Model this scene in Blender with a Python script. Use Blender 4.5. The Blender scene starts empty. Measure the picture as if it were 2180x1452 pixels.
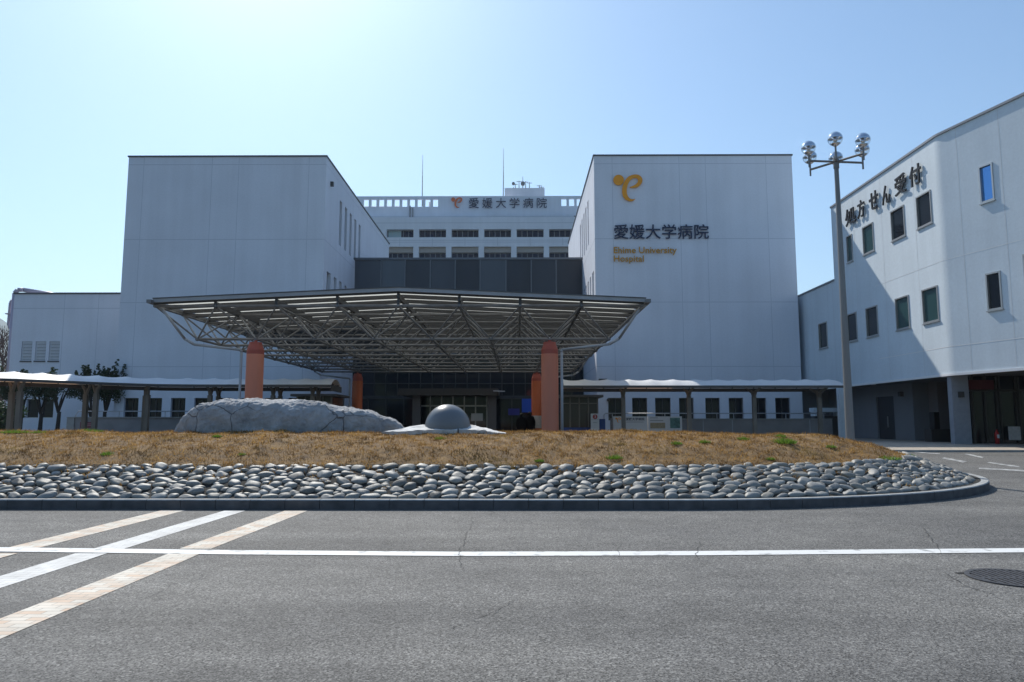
import bpy, math, random
import numpy as np
from mathutils import Vector, Matrix, noise

random.seed(11)
rng = np.random.default_rng(11)
S = bpy.context.scene
C = S.collection

# ------------------------------------------------------------------ camera
F, CX, CY, EYE = 1550.0, 1090.0, 726.0, 1.6
PITCH = math.atan(174 / F)
YAW = math.atan(10 / F)
cam_d = bpy.data.cameras.new('camera')
cam_d.sensor_width = 36.0
cam_d.lens = 36.0 * F / 2180.0
cam_d.clip_start = 0.1
cam_d.clip_end = 12000
cam = bpy.data.objects.new('camera', cam_d)
C.objects.link(cam)
cam.location = (0, 0, EYE)
cam.rotation_euler = (math.pi / 2 + PITCH, 0, YAW)
S.camera = cam

# ------------------------------------------------------------------ light
SUN_DIR = Vector((-0.40, 1.0, 1.064)).normalized()          # towards the sun
SUN_EL = math.asin(SUN_DIR.z)
SUN_AZ = math.atan2(SUN_DIR.x, SUN_DIR.y)
w = bpy.data.worlds.new('World')
S.world = w
w.use_nodes = True
nt = w.node_tree
bg = nt.nodes['Background']
sky = nt.nodes.new('ShaderNodeTexSky')
sky.sky_type = 'NISHITA'
sky.sun_disc = False
sky.sun_elevation = SUN_EL
sky.sun_rotation = SUN_AZ
sky.altitude = 0
sky.air_density = 1.15
sky.dust_density = 0.8
sky.ozone_density = 2.0
wb = nt.nodes.new('ShaderNodeMixRGB'); wb.blend_type = 'MULTIPLY'; wb.inputs[0].default_value = 1.0
wb.inputs[2].default_value = (0.97, 1.20, 1.33, 1)              # the camera's cool white balance
nt.links.new(sky.outputs[0], wb.inputs[1]); nt.links.new(wb.outputs[0], bg.inputs[0])
bg.inputs[1].default_value = 0.10
sun_d = bpy.data.lights.new('sun', 'SUN')
sun_d.energy = 4.4
sun_d.angle = math.radians(0.53)
sun_d.color = (1.0, 0.95, 0.86)
sun = bpy.data.objects.new('sun', sun_d)
C.objects.link(sun)
sun.location = (0, 0, 60)
sun.rotation_euler = SUN_DIR.to_track_quat('Z', 'Y').to_euler()
S.view_settings.view_transform = 'Standard'
S.view_settings.look = 'None'
S.view_settings.exposure = 0.15
S.view_settings.gamma = 1.0

# ------------------------------------------------------------------ survey: photo point -> place
def ray(px, py):
    x = (px - CX) / F
    y = (CY - py) / F
    f = math.cos(PITCH) - y * math.sin(PITCH)
    u = math.sin(PITCH) + y * math.cos(PITCH)
    return (x * math.cos(YAW) - f * math.sin(YAW), x * math.sin(YAW) + f * math.cos(YAW), u)
def atY(px, py, Y):
    r = ray(px, py); t = Y / r[1]
    return (r[0] * t, Y, EYE + r[2] * t)
def atX(px, py, X):
    r = ray(px, py); t = X / r[0]
    return (X, r[1] * t, EYE + r[2] * t)
def atZ(px, py, Z):
    r = ray(px, py); t = (Z - EYE) / r[2]
    return (r[0] * t, r[1] * t, Z)
def gz(y):
    return max(0.0, min(0.65, 0.03 * (y - 9.0)))
def gp(px, py):
    z = 0.0
    for _ in range(30):
        p = atZ(px, py, z)
        z = 0.5 * z + 0.5 * gz(p[1])
    return p

# ------------------------------------------------------------------ materials
def mat(name, col, rough=0.6, metal=0.0, var=0.0, scale=5.0, bump=0.0, bscale=40.0, spec=0.5,
        stretch=(1, 1, 1), coat=0.0, detail=6.0, col2=None, transl=None, ramp=(0.3, 0.7)):
    m = bpy.data.materials.new(name)
    m.use_nodes = True
    n = m.node_tree
    b = n.nodes['Principled BSDF']
    b.inputs['Base Color'].default_value = (*col, 1)
    b.inputs['Roughness'].default_value = rough
    b.inputs['Metallic'].default_value = metal
    b.inputs['Specular IOR Level'].default_value = spec
    b.inputs['Coat Weight'].default_value = coat
    tc = n.nodes.new('ShaderNodeTexCoord')
    mp = n.nodes.new('ShaderNodeMapping')
    mp.inputs['Scale'].default_value = stretch
    n.links.new(tc.outputs['Object'], mp.inputs[0])
    if var or col2:
        tx = n.nodes.new('ShaderNodeTexNoise')
        tx.inputs['Scale'].default_value = scale
        tx.inputs['Detail'].default_value = detail
        n.links.new(mp.outputs[0], tx.inputs[0])
        rp = n.nodes.new('ShaderNodeValToRGB')
        rp.color_ramp.elements[0].position = ramp[0]
        rp.color_ramp.elements[1].position = ramp[1]
        a = col2 if col2 else tuple(c * (1 - var) for c in col)
        d = col if col2 else tuple(min(1, c * (1 + var)) for c in col)
        rp.color_ramp.elements[0].color = (*a, 1)
        rp.color_ramp.elements[1].color = (*d, 1)
        n.links.new(tx.outputs[0], rp.inputs[0])
        n.links.new(rp.outputs[0], b.inputs['Base Color'])
    if bump:
        t2 = n.nodes.new('ShaderNodeTexNoise')
        t2.inputs['Scale'].default_value = bscale
        t2.inputs['Detail'].default_value = 5
        n.links.new(mp.outputs[0], t2.inputs[0])
        bp = n.nodes.new('ShaderNodeBump')
        bp.inputs['Strength'].default_value = bump
        bp.inputs['Distance'].default_value = 0.02
        n.links.new(t2.outputs[0], bp.inputs['Height'])
        n.links.new(bp.outputs[0], b.inputs['Normal'])
    if transl:
        tr = n.nodes.new('ShaderNodeBsdfTranslucent')
        tr.inputs[0].default_value = (*transl[0], 1)
        mx = n.nodes.new('ShaderNodeMixShader')
        mx.inputs[0].default_value = transl[1]
        n.links.new(b.outputs[0], mx.inputs[1])
        n.links.new(tr.outputs[0], mx.inputs[2])
        n.links.new(mx.outputs[0], n.nodes['Material Output'].inputs[0])
    return m

def wall_material(name, col, streak=0.10, spec=0.3, rough=0.75):
    """painted concrete: broad mottling, rain streaks running down, fine grain"""
    m = bpy.data.materials.new(name); m.use_nodes = True
    n = m.node_tree; L = n.links
    b = n.nodes['Principled BSDF']
    b.inputs['Roughness'].default_value = rough
    b.inputs['Specular IOR Level'].default_value = spec
    tc = n.nodes.new('ShaderNodeTexCoord')
    def tex(sc, st, det):
        mp = n.nodes.new('ShaderNodeMapping'); mp.inputs['Scale'].default_value = st
        L.new(tc.outputs['Object'], mp.inputs[0])
        t = n.nodes.new('ShaderNodeTexNoise'); t.inputs['Scale'].default_value = sc; t.inputs['Detail'].default_value = det
        L.new(mp.outputs[0], t.inputs[0])
        return t.outputs[0]
    a = tex(0.35, (1, 1, 1), 5); s = tex(1.6, (1, 1, 0.05), 6); g = tex(9, (1, 1, 1), 8)
    def mul(x, k): 
        q = n.nodes.new('ShaderNodeMath'); q.operation = 'MULTIPLY'; q.inputs[1].default_value = k; L.new(x, q.inputs[0]); return q.outputs[0]
    def add(x, y):
        q = n.nodes.new('ShaderNodeMath'); q.operation = 'ADD'; L.new(x, q.inputs[0]); L.new(y, q.inputs[1]); return q.outputs[0]
    f = add(add(mul(a, 0.4), mul(s, 0.35)), mul(g, 0.25))
    rp = n.nodes.new('ShaderNodeValToRGB')
    rp.color_ramp.elements[0].position = 0.36; rp.color_ramp.elements[1].position = 0.62
    rp.color_ramp.elements[0].color = (*[c * (1 - streak) for c in col], 1)
    rp.color_ramp.elements[1].color = (*[min(1, c * (1 + streak * 0.4)) for c in col], 1)
    L.new(f, rp.inputs[0]); L.new(rp.outputs[0], b.inputs['Base Color'])
    bp = n.nodes.new('ShaderNodeBump'); bp.inputs['Strength'].default_value = 0.25; bp.inputs['Distance'].default_value = 0.01
    L.new(g, bp.inputs['Height']); L.new(bp.outputs[0], b.inputs['Normal'])
    return m

M = {}
M['wall'] = wall_material('white_painted_concrete', (0.74, 0.76, 0.82), 0.09)
M['wall_far'] = wall_material('pale_concrete', (0.74, 0.76, 0.82), 0.09)
M['wall_right'] = wall_material('pale_panel_wall', (0.68, 0.75, 0.80), 0.11)
M['joint'] = mat('joint_sealant', (0.52, 0.55, 0.61), 0.8)
M['joint_pale'] = mat('pale_joint_sealant', (0.60, 0.62, 0.64), 0.7)
M['coping'] = mat('dark_coping', (0.10, 0.105, 0.115), 0.5, 0.3)
M['flash'] = mat('white_flashing', (0.82, 0.82, 0.82), 0.4)
M['glass'] = mat('dark_glass', (0.018, 0.022, 0.028), 0.06, 0, spec=0.5)
M['glass_green'] = mat('green_tinted_glass', (0.03, 0.075, 0.075), 0.08, 0, spec=0.4)
M['glass_sky'] = mat('painted_sky_glass', (0.12, 0.30, 0.62), 0.05, 0.6, spec=0.6)  # blue base colour stands in for the sky it reflects
M['glass_far'] = mat('navy_window_glass', (0.012, 0.018, 0.045), 0.15, 0, spec=0.15, var=0.4, scale=0.5)
M['frame'] = mat('silver_aluminium', (0.50, 0.49, 0.47), 0.38, 0.7, bump=0.05)
M['frame_dark'] = mat('bronze_aluminium', (0.075, 0.072, 0.07), 0.45, 0.4)
M['panel'] = mat('charcoal_cladding', (0.050, 0.055, 0.068), 0.38, 0.35, var=0.15, scale=0.6, stretch=(1, 1, .3))
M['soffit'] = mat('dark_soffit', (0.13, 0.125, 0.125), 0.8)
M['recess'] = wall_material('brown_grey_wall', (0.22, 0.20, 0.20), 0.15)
M['steel'] = mat('galvanised_steel', (0.21, 0.21, 0.215), 0.5, 0.35, var=0.18, scale=3)
M['steel_pale'] = mat('pale_painted_steel', (0.38, 0.39, 0.41), 0.45, 0.2, var=0.1, scale=2)
M['roof_sheet'] = mat('translucent_roof_sheet', (0.60, 0.60, 0.56), 0.5, transl=((0.92, 0.90, 0.80), 0.52))
M['salmon'] = mat('salmon_column_paint', (0.72, 0.235, 0.135), 0.6, var=0.16, scale=1.2, stretch=(1, 1, .25), bump=0.1)
M['orange'] = mat('shaded_column_paint', (0.62, 0.15, 0.055), 0.6, var=0.14, scale=1.2, stretch=(1, 1, .25), bump=0.1)  # rear columns: same paint, deepened in colour for the dark there
M['cap'] = mat('dark_red_cap', (0.42, 0.085, 0.055), 0.55)
M['membrane'] = mat('white_roof_membrane', (0.88, 0.88, 0.88), 0.5, transl=((0.85, 0.48, 0.25), 0.17), var=0.03, scale=2)
M['purlin'] = mat('dark_purlin_paint', (0.060, 0.060, 0.062), 0.6)
M['beam'] = mat('grey_shelter_steel', (0.10, 0.098, 0.098), 0.55, 0.3, var=0.12, scale=3)
M['post'] = mat('weathered_shelter_post', (0.21, 0.19, 0.165), 0.7, 0.1, var=0.2, scale=4, stretch=(1, 1, .3))
M['emblem'] = mat('orange_emblem', (0.88, 0.34, 0.010), 0.45, var=0.06, scale=2)
M['emblem_far'] = mat('red_orange_emblem', (0.70, 0.16, 0.05), 0.5)
M['ink'] = mat('navy_lettering', (0.012, 0.02, 0.065), 0.45)
M['brown_ink'] = mat('ochre_lettering', (0.60, 0.29, 0.03), 0.5)
M['black'] = mat('black_lettering', (0.008, 0.008, 0.010), 0.4)
M['concrete'] = mat('grey_concrete', (0.30, 0.30, 0.29), 0.85, var=0.15, scale=4, bump=0.3, bscale=60)
M['ramp'] = mat('grey_ramp_wall', (0.26, 0.25, 0.25), 0.8, var=0.14, scale=1.5, bump=0.15)
M['signwhite'] = mat('white_sign_board', (0.70, 0.71, 0.72), 0.4)
M['signred'] = mat('red_sign', (0.42, 0.04, 0.035), 0.5)
M['maroon'] = mat('maroon_notice', (0.20, 0.045, 0.055), 0.5, var=0.3, scale=14)
M['tan'] = mat('tan_table_print', (0.42, 0.34, 0.22), 0.6, var=0.25, scale=18)
M['mapgreen'] = mat('green_map_print', (0.10, 0.22, 0.20), 0.5, var=0.4, scale=9)
M['greyprint'] = mat('grey_print', (0.30, 0.31, 0.33), 0.6)
M['poster'] = mat('blue_poster', (0.03, 0.12, 0.55), 0.5)
M['blueboard'] = mat('blue_kick_panel', (0.03, 0.075, 0.26), 0.5)
M['violet'] = mat('violet_poster', (0.07, 0.06, 0.30), 0.5)
M['chrome'] = mat('mirror_reflector', (0.80, 0.80, 0.82), 0.06, 1.0)
M['lampmetal'] = mat('grey_lamp_pole_paint', (0.22, 0.22, 0.22), 0.5, 0.15, var=0.12, scale=3, stretch=(1, 1, .1))
M['ball'] = mat('polished_granite', (0.16, 0.17, 0.18), 0.33, 0, var=0.2, scale=120, spec=0.6)
M['plinth'] = mat('white_granite', (0.62, 0.61, 0.59), 0.8, var=0.22, scale=6, bump=0.6, bscale=20)
M['iron'] = mat('cast_iron', (0.08, 0.077, 0.08), 0.55, 0.5, var=0.3, scale=20)
M['pit_shade'] = mat('black_pit_shade', (0.006, 0.006, 0.006), 0.9)  # near-black colour stands in for the shade down a hole
M['coat'] = mat('black_coat_cloth', (0.006, 0.006, 0.008), 0.9)
M['hair'] = mat('black_hair', (0.010, 0.009, 0.009), 0.6)
M['skin'] = mat('skin', (0.40, 0.22, 0.15), 0.6)
M['bag'] = mat('black_bag_cloth', (0.010, 0.010, 0.012), 0.7)
M['red'] = mat('extinguisher_red', (0.45, 0.02, 0.02), 0.4)
M['bark'] = mat('dark_bark', (0.045, 0.038, 0.034), 0.9, var=0.3, scale=12, bump=0.6)
M['bark_bare'] = mat('brown_twigs', (0.12, 0.085, 0.075), 0.9)
M['paper'] = mat('white_paper_notice', (0.62, 0.58, 0.56), 0.7, var=0.12, scale=10)
M['pipe'] = mat('mauve_grey_pipe_paint', (0.42, 0.38, 0.46), 0.5, 0.1)
M['louvre'] = mat('aluminium_louvre', (0.55, 0.56, 0.58), 0.45, 0.5)
M['line'] = mat('white_road_paint', (0.74, 0.74, 0.72), 0.7, col2=(0.30, 0.30, 0.29), scale=5, detail=12, ramp=(0.30, 0.44), bump=0.2, bscale=120)

M['wornline'] = mat('worn_road_paint', (0.55, 0.55, 0.53), 0.8, col2=(0.22, 0.22, 0.22), scale=5, detail=10, ramp=(0.42, 0.62))

def leaf_mat(name, cols):
    m = bpy.data.materials.new(name); m.use_nodes = True
    n = m.node_tree; b = n.nodes['Principled BSDF']
    g = n.nodes.new('ShaderNodeNewGeometry')
    r = n.nodes.new('ShaderNodeValToRGB')
    cr = r.color_ramp
    while len(cr.elements) < len(cols): cr.elements.new(0.5)
    for i, c in enumerate(cols):
        cr.elements[i].position = i / (len(cols) - 1)
        cr.elements[i].color = (*c, 1)
    n.links.new(g.outputs['Random Per Island'], r.inputs[0])
    n.links.new(r.outputs[0], b.inputs['Base Color'])
    b.inputs['Roughness'].default_value = 0.6
    tr = n.nodes.new('ShaderNodeBsdfTranslucent')
    n.links.new(r.outputs[0], tr.inputs[0])
    mx = n.nodes.new('ShaderNodeMixShader'); mx.inputs[0].default_value = 0.35
    n.links.new(b.outputs[0], mx.inputs[1]); n.links.new(tr.outputs[0], mx.inputs[2])
    n.links.new(mx.outputs[0], n.nodes['Material Output'].inputs[0])
    return m
M['leaf'] = leaf_mat('evergreen_leaves', [(0.022, 0.045, 0.022), (0.04, 0.075, 0.03), (0.06, 0.09, 0.04), (0.03, 0.05, 0.03)])
M['weed'] = leaf_mat('fresh_green_weed', [(0.10, 0.20, 0.02), (0.16, 0.28, 0.03), (0.22, 0.30, 0.05)])

def dry_grass_mat():
    m = bpy.data.materials.new('dry_winter_grass'); m.use_nodes = True
    n = m.node_tree; L = n.links; b = n.nodes['Principled BSDF']
    g = n.nodes.new('ShaderNodeNewGeometry')
    r = n.nodes.new('ShaderNodeValToRGB'); cr = r.color_ramp
    cols = [(0.23, 0.125, 0.04), (0.48, 0.29, 0.095), (0.64, 0.44, 0.18), (0.36, 0.21, 0.07), (0.55, 0.34, 0.11)]
    while len(cr.elements) < len(cols): cr.elements.new(0.5)
    for i, c in enumerate(cols):
        cr.elements[i].position = i / (len(cols) - 1); cr.elements[i].color = (*c, 1)
    L.new(g.outputs['Random Per Island'], r.inputs[0])
    t = n.nodes.new('ShaderNodeTexNoise'); t.inputs['Scale'].default_value = 0.7; t.inputs['Detail'].default_value = 6
    tc = n.nodes.new('ShaderNodeTexCoord'); L.new(tc.outputs['Object'], t.inputs[0])
    rp = n.nodes.new('ShaderNodeValToRGB')
    rp.color_ramp.elements[0].position = 0.56; rp.color_ramp.elements[1].position = 0.70
    L.new(t.outputs[0], rp.inputs[0])
    mx = n.nodes.new('ShaderNodeMixRGB'); mx.inputs[2].default_value = (0.16, 0.15, 0.04, 1)
    q = n.nodes.new('ShaderNodeMath'); q.operation = 'MULTIPLY'; q.inputs[1].default_value = 0.65
    L.new(rp.outputs[0], q.inputs[0]); L.new(q.outputs[0], mx.inputs[0]); L.new(r.outputs[0], mx.inputs[1])
    t5 = n.nodes.new('ShaderNodeTexNoise'); t5.inputs['Scale'].default_value = 2.6; t5.inputs['Detail'].default_value = 5; L.new(tc.outputs['Object'], t5.inputs[0])
    r5 = n.nodes.new('ShaderNodeValToRGB'); r5.color_ramp.elements[0].position = 0.38; r5.color_ramp.elements[1].position = 0.58
    r5.color_ramp.elements[0].color = (0.36, 0.31, 0.27, 1); r5.color_ramp.elements[1].color = (1.0, 0.96, 0.92, 1); L.new(t5.outputs[0], r5.inputs[0])
    m5 = n.nodes.new('ShaderNodeMixRGB'); m5.blend_type = 'MULTIPLY'; m5.inputs[0].default_value = 1; L.new(mx.outputs[0], m5.inputs[1]); L.new(r5.outputs[0], m5.inputs[2]); mx = m5
    L.new(mx.outputs[0], b.inputs['Base Color'])
    b.inputs['Roughness'].default_value = 0.85; b.inputs['Specular IOR Level'].default_value = 0.2
    tr = n.nodes.new('ShaderNodeBsdfTranslucent'); L.new(mx.outputs[0], tr.inputs[0])
    ms = n.nodes.new('ShaderNodeMixShader'); ms.inputs[0].default_value = 0.4
    L.new(b.outputs[0], ms.inputs[1]); L.new(tr.outputs[0], ms.inputs[2])
    L.new(ms.outputs[0], n.nodes['Material Output'].inputs[0])
    return m
M['dry'] = dry_grass_mat()
M['soil'] = mat('dry_turf_soil', (0.31, 0.185, 0.07), 0.95, col2=(0.11, 0.065, 0.03), scale=6, detail=10, bump=1.0, bscale=30)
M['mortar'] = mat('dark_bank_mortar', (0.022, 0.020, 0.017), 0.95, var=0.4, scale=8, bump=0.8, bscale=40)

def asphalt_mat():
    m = bpy.data.materials.new('worn_asphalt'); m.use_nodes = True
    n = m.node_tree; L = n.links; b = n.nodes['Principled BSDF']
    tc = n.nodes.new('ShaderNodeTexCoord')
    def nz(sc, det=4, rough=0.5):
        t = n.nodes.new('ShaderNodeTexNoise'); t.inputs['Scale'].default_value = sc; t.inputs['Detail'].default_value = det
        t.inputs['Roughness'].default_value = rough
        L.new(tc.outputs['Object'], t.inputs[0]); return t.outputs[0]
    def ramp(x, p0, c0, p1, c1):
        r = n.nodes.new('ShaderNodeValToRGB')
        r.color_ramp.elements[0].position = p0; r.color_ramp.elements[1].position = p1
        r.color_ramp.elements[0].color = (*c0, 1); r.color_ramp.elements[1].color = (*c1, 1)
        L.new(x, r.inputs[0]); return r.outputs[0]
    def mix(kind, f, a, c):
        x = n.nodes.new('ShaderNodeMixRGB'); x.blend_type = kind
        if isinstance(f, float): x.inputs[0].default_value = f
        else: L.new(f, x.inputs[0])
        L.new(a, x.inputs[1])
        if isinstance(c, tuple): x.inputs[2].default_value = (*c, 1)
        else: L.new(c, x.inputs[2])
        return x.outputs[0]
    vor = n.nodes.new('ShaderNodeTexVoronoi'); vor.inputs['Scale'].default_value = 90
    L.new(tc.outputs['Object'], vor.inputs[0])
    bw = n.nodes.new('ShaderNodeRGBToBW'); L.new(vor.outputs['Color'], bw.inputs[0])
    base = ramp(bw.outputs[0], 0.12, (0.042, 0.041, 0.039), 0.9, (0.245, 0.238, 0.225))
    spk = n.nodes.new('ShaderNodeTexVoronoi'); spk.inputs['Scale'].default_value = 64
    L.new(tc.outputs['Object'], spk.inputs[0])
    bw2 = n.nodes.new('ShaderNodeRGBToBW'); L.new(spk.outputs['Color'], bw2.inputs[0])
    sel = ramp(bw2.outputs[0], 0.70, (0, 0, 0), 0.86, (0.7, 0.7, 0.7))
    base = mix('MIX', sel, base, (0.36, 0.35, 0.325))
    big = ramp(nz(0.35, 6), 0.33, (0.82, 0.82, 0.83), 0.68, (1.12, 1.11, 1.09))
    base = mix('MULTIPLY', 1.0, base, big)
    mid = ramp(nz(2.2, 7, 0.65), 0.35, (0.86, 0.86, 0.86), 0.62, (1.06, 1.06, 1.06))
    base = mix('MULTIPLY', 1.0, base, mid)
    mpw = n.nodes.new('ShaderNodeMapping'); mpw.inputs['Scale'].default_value = (0.10, 0.9, 1)
    L.new(tc.outputs['Object'], mpw.inputs[0])
    tw = n.nodes.new('ShaderNodeTexNoise'); tw.inputs['Scale'].default_value = 1.0; tw.inputs['Detail'].default_value = 7; tw.inputs['Roughness'].default_value = 0.6
    L.new(mpw.outputs[0], tw.inputs[0])
    base = mix('MULTIPLY', 1.0, base, ramp(tw.outputs[0], 0.34, (0.74, 0.74, 0.745), 0.60, (1.07, 1.07, 1.07)))
    # a few oil drips and scuffs
    base = mix('MULTIPLY', 1.0, base, ramp(nz(1.1, 8, 0.7), 0.27, (0.62, 0.61, 0.60), 0.35, (1, 1, 1)))
    # wandering cracks
    wv = n.nodes.new('ShaderNodeTexNoise'); wv.inputs['Scale'].default_value = 1.3; wv.inputs['Detail'].default_value = 6
    L.new(tc.outputs['Object'], wv.inputs[0])
    vm = n.nodes.new('ShaderNodeVectorMath'); vm.operation = 'SCALE'; vm.inputs['Scale'].default_value = 0.9
    L.new(wv.outputs['Color'], vm.inputs[0])
    va = n.nodes.new('ShaderNodeVectorMath'); va.operation = 'ADD'
    L.new(tc.outputs['Object'], va.inputs[0]); L.new(vm.outputs[0], va.inputs[1])
    ck = n.nodes.new('ShaderNodeTexVoronoi'); ck.feature = 'DISTANCE_TO_EDGE'; ck.inputs['Scale'].default_value = 0.20
    L.new(va.outputs[0], ck.inputs[0])
    line = ramp(ck.outputs['Distance'], 0.0012, (1, 1, 1), 0.0028, (0, 0, 0))
    gate = ramp(nz(0.5, 3), 0.53, (0, 0, 0), 0.60, (0.7, 0.7, 0.7))
    cf = mix('MULTIPLY', 1.0, line, gate)
    base = mix('MIX', cf, base, (0.035, 0.035, 0.035))
    L.new(base, b.inputs['Base Color'])
    b.inputs['Roughness'].default_value = 0.82
    b.inputs['Specular IOR Level'].default_value = 0.35
    bp = n.nodes.new('ShaderNodeBump'); bp.inputs['Strength'].default_value = 0.55; bp.inputs['Distance'].default_value = 0.006
    L.new(vor.outputs['Distance'], bp.inputs['Height']); L.new(bp.outputs[0], b.inputs['Normal'])
    return m
M['asphalt'] = asphalt_mat()

def brick_mat(name, c1, c2, mortar, bias=0.0, sz=(0.2, 0.1)):
    m = bpy.data.materials.new(name); m.use_nodes = True
    n = m.node_tree; L = n.links; b = n.nodes['Principled BSDF']
    tc = n.nodes.new('ShaderNodeTexCoord')
    bt = n.nodes.new('ShaderNodeTexBrick')
    bt.inputs['Color1'].default_value = (*c1, 1); bt.inputs['Color2'].default_value = (*c2, 1)
    bt.inputs['Mortar'].default_value = (*mortar, 1)
    bt.inputs['Scale'].default_value = 1.0
    bt.inputs['Brick Width'].default_value = sz[0]; bt.inputs['Row Height'].default_value = sz[1]
    bt.inputs['Mortar Size'].default_value = 0.005; bt.inputs['Bias'].default_value = bias
    L.new(tc.outputs['Object'], bt.inputs[0])
    t = n.nodes.new('ShaderNodeTexNoise'); t.inputs['Scale'].default_value = 3; t.inputs['Detail'].default_value = 8
    L.new(tc.outputs['Object'], t.inputs[0])
    r = n.nodes.new('ShaderNodeValToRGB'); r.color_ramp.elements[0].position = 0.3; r.color_ramp.elements[1].position = 0.7
    r.color_ramp.elements[0].color = (0.78, 0.76, 0.74, 1); r.color_ramp.elements[1].color = (1.06, 1.05, 1.04, 1)
    L.new(t.outputs[0], r.inputs[0])
    x = n.nodes.new('ShaderNodeMixRGB'); x.blend_type = 'MULTIPLY'; x.inputs[0].default_value = 1
    L.new(bt.outputs[0], x.inputs[1]); L.new(r.outputs[0], x.inputs[2])
    L.new(x.outputs[0], b.inputs['Base Color']); b.inputs['Roughness'].default_value = 0.8
    bp = n.nodes.new('ShaderNodeBump'); bp.inputs['Strength'].default_value = 0.4; bp.inputs['Distance'].default_value = 0.004; bp.invert = True
    L.new(bt.outputs['Fac'], bp.inputs['Height']); L.new(bp.outputs[0], b.inputs['Normal'])
    return m
M['pinkbrick'] = brick_mat('cream_and_pink_pavers', (0.70, 0.655, 0.57), (0.64, 0.44, 0.30), (0.40, 0.36, 0.31), -0.25)
M['whitebrick'] = brick_mat('white_pavers', (0.74, 0.74, 0.72), (0.68, 0.68, 0.66), (0.50, 0.50, 0.49))
M['pave'] = brick_mat('tan_paving', (0.50, 0.44, 0.36), (0.44, 0.38, 0.32), (0.28, 0.26, 0.23), 0.0, (0.3, 0.3))

def rock_mat():
    m = bpy.data.materials.new('cracked_grey_boulder'); m.use_nodes = True
    n = m.node_tree; L = n.links; b = n.nodes['Principled BSDF']
    tc = n.nodes.new('ShaderNodeTexCoord')
    t = n.nodes.new('ShaderNodeTexNoise'); t.inputs['Scale'].default_value = 2.5; t.inputs['Detail'].default_value = 10; t.inputs['Roughness'].default_value = 0.65
    L.new(tc.outputs['Object'], t.inputs[0])
    r = n.nodes.new('ShaderNodeValToRGB'); r.color_ramp.elements[0].position = 0.3; r.color_ramp.elements[1].position = 0.7
    r.color_ramp.elements[0].color = (0.26, 0.265, 0.275, 1); r.color_ramp.elements[1].color = (0.56, 0.56, 0.56, 1)
    L.new(t.outputs[0], r.inputs[0])
    wv = n.nodes.new('ShaderNodeTexNoise'); wv.inputs['Scale'].default_value = 1.6; wv.inputs['Detail'].default_value = 5
    L.new(tc.outputs['Object'], wv.inputs[0])
    vm = n.nodes.new('ShaderNodeVectorMath'); vm.operation = 'SCALE'; vm.inputs['Scale'].default_value = 0.28
    L.new(wv.outputs['Color'], vm.inputs[0])
    va = n.nodes.new('ShaderNodeVectorMath'); va.operation = 'ADD'
    L.new(tc.outputs['Object'], va.inputs[0]); L.new(vm.outputs[0], va.inputs[1])
    ck = n.nodes.new('ShaderNodeTexVoronoi'); ck.feature = 'DISTANCE_TO_EDGE'; ck.inputs['Scale'].default_value = 0.95
    L.new(va.outputs[0], ck.inputs[0])
    lr = n.nodes.new('ShaderNodeValToRGB'); lr.color_ramp.elements[0].position = 0.002; lr.color_ramp.elements[1].position = 0.010
    lr.color_ramp.elements[0].color = (0.50, 0.50, 0.52, 1); lr.color_ramp.elements[1].color = (1, 1, 1, 1)
    L.new(ck.outputs['Distance'], lr.inputs[0])
    gn = n.nodes.new('ShaderNodeTexNoise'); gn.inputs['Scale'].default_value = 1.1; gn.inputs['Detail'].default_value = 3; L.new(tc.outputs['Object'], gn.inputs[0])
    gr_ = n.nodes.new('ShaderNodeValToRGB'); gr_.color_ramp.elements[0].position = 0.44; gr_.color_ramp.elements[1].position = 0.56; L.new(gn.outputs[0], gr_.inputs[0])
    lx_ = n.nodes.new('ShaderNodeMixRGB'); lx_.blend_type = 'LIGHTEN'; lx_.inputs[0].default_value = 1; L.new(lr.outputs[0], lx_.inputs[1]); L.new(gr_.outputs[0], lx_.inputs[2]); lr = lx_
    x = n.nodes.new('ShaderNodeMixRGB'); x.blend_type = 'MULTIPLY'; x.inputs[0].default_value = 1
    L.new(r.outputs[0], x.inputs[1]); L.new(lr.outputs[0], x.inputs[2])
    L.new(x.outputs[0], b.inputs['Base Color']); b.inputs['Roughness'].default_value = 0.85
    t2 = n.nodes.new('ShaderNodeTexNoise'); t2.inputs['Scale'].default_value = 7; t2.inputs['Detail'].default_value = 11; t2.inputs['Roughness'].default_value = 0.7
    L.new(tc.outputs['Object'], t2.inputs[0])
    ad = n.nodes.new('ShaderNodeMath'); ad.operation = 'ADD'
    L.new(t2.outputs[0], ad.inputs[0]); L.new(lr.outputs[0], ad.inputs[1])
    bp = n.nodes.new('ShaderNodeBump'); bp.inputs['Strength'].default_value = 1.0; bp.inputs['Distance'].default_value = 0.11
    L.new(ad.outputs[0], bp.inputs['Height']); L.new(bp.outputs[0], b.inputs['Normal'])
    return m
M['rock'] = rock_mat()

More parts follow.
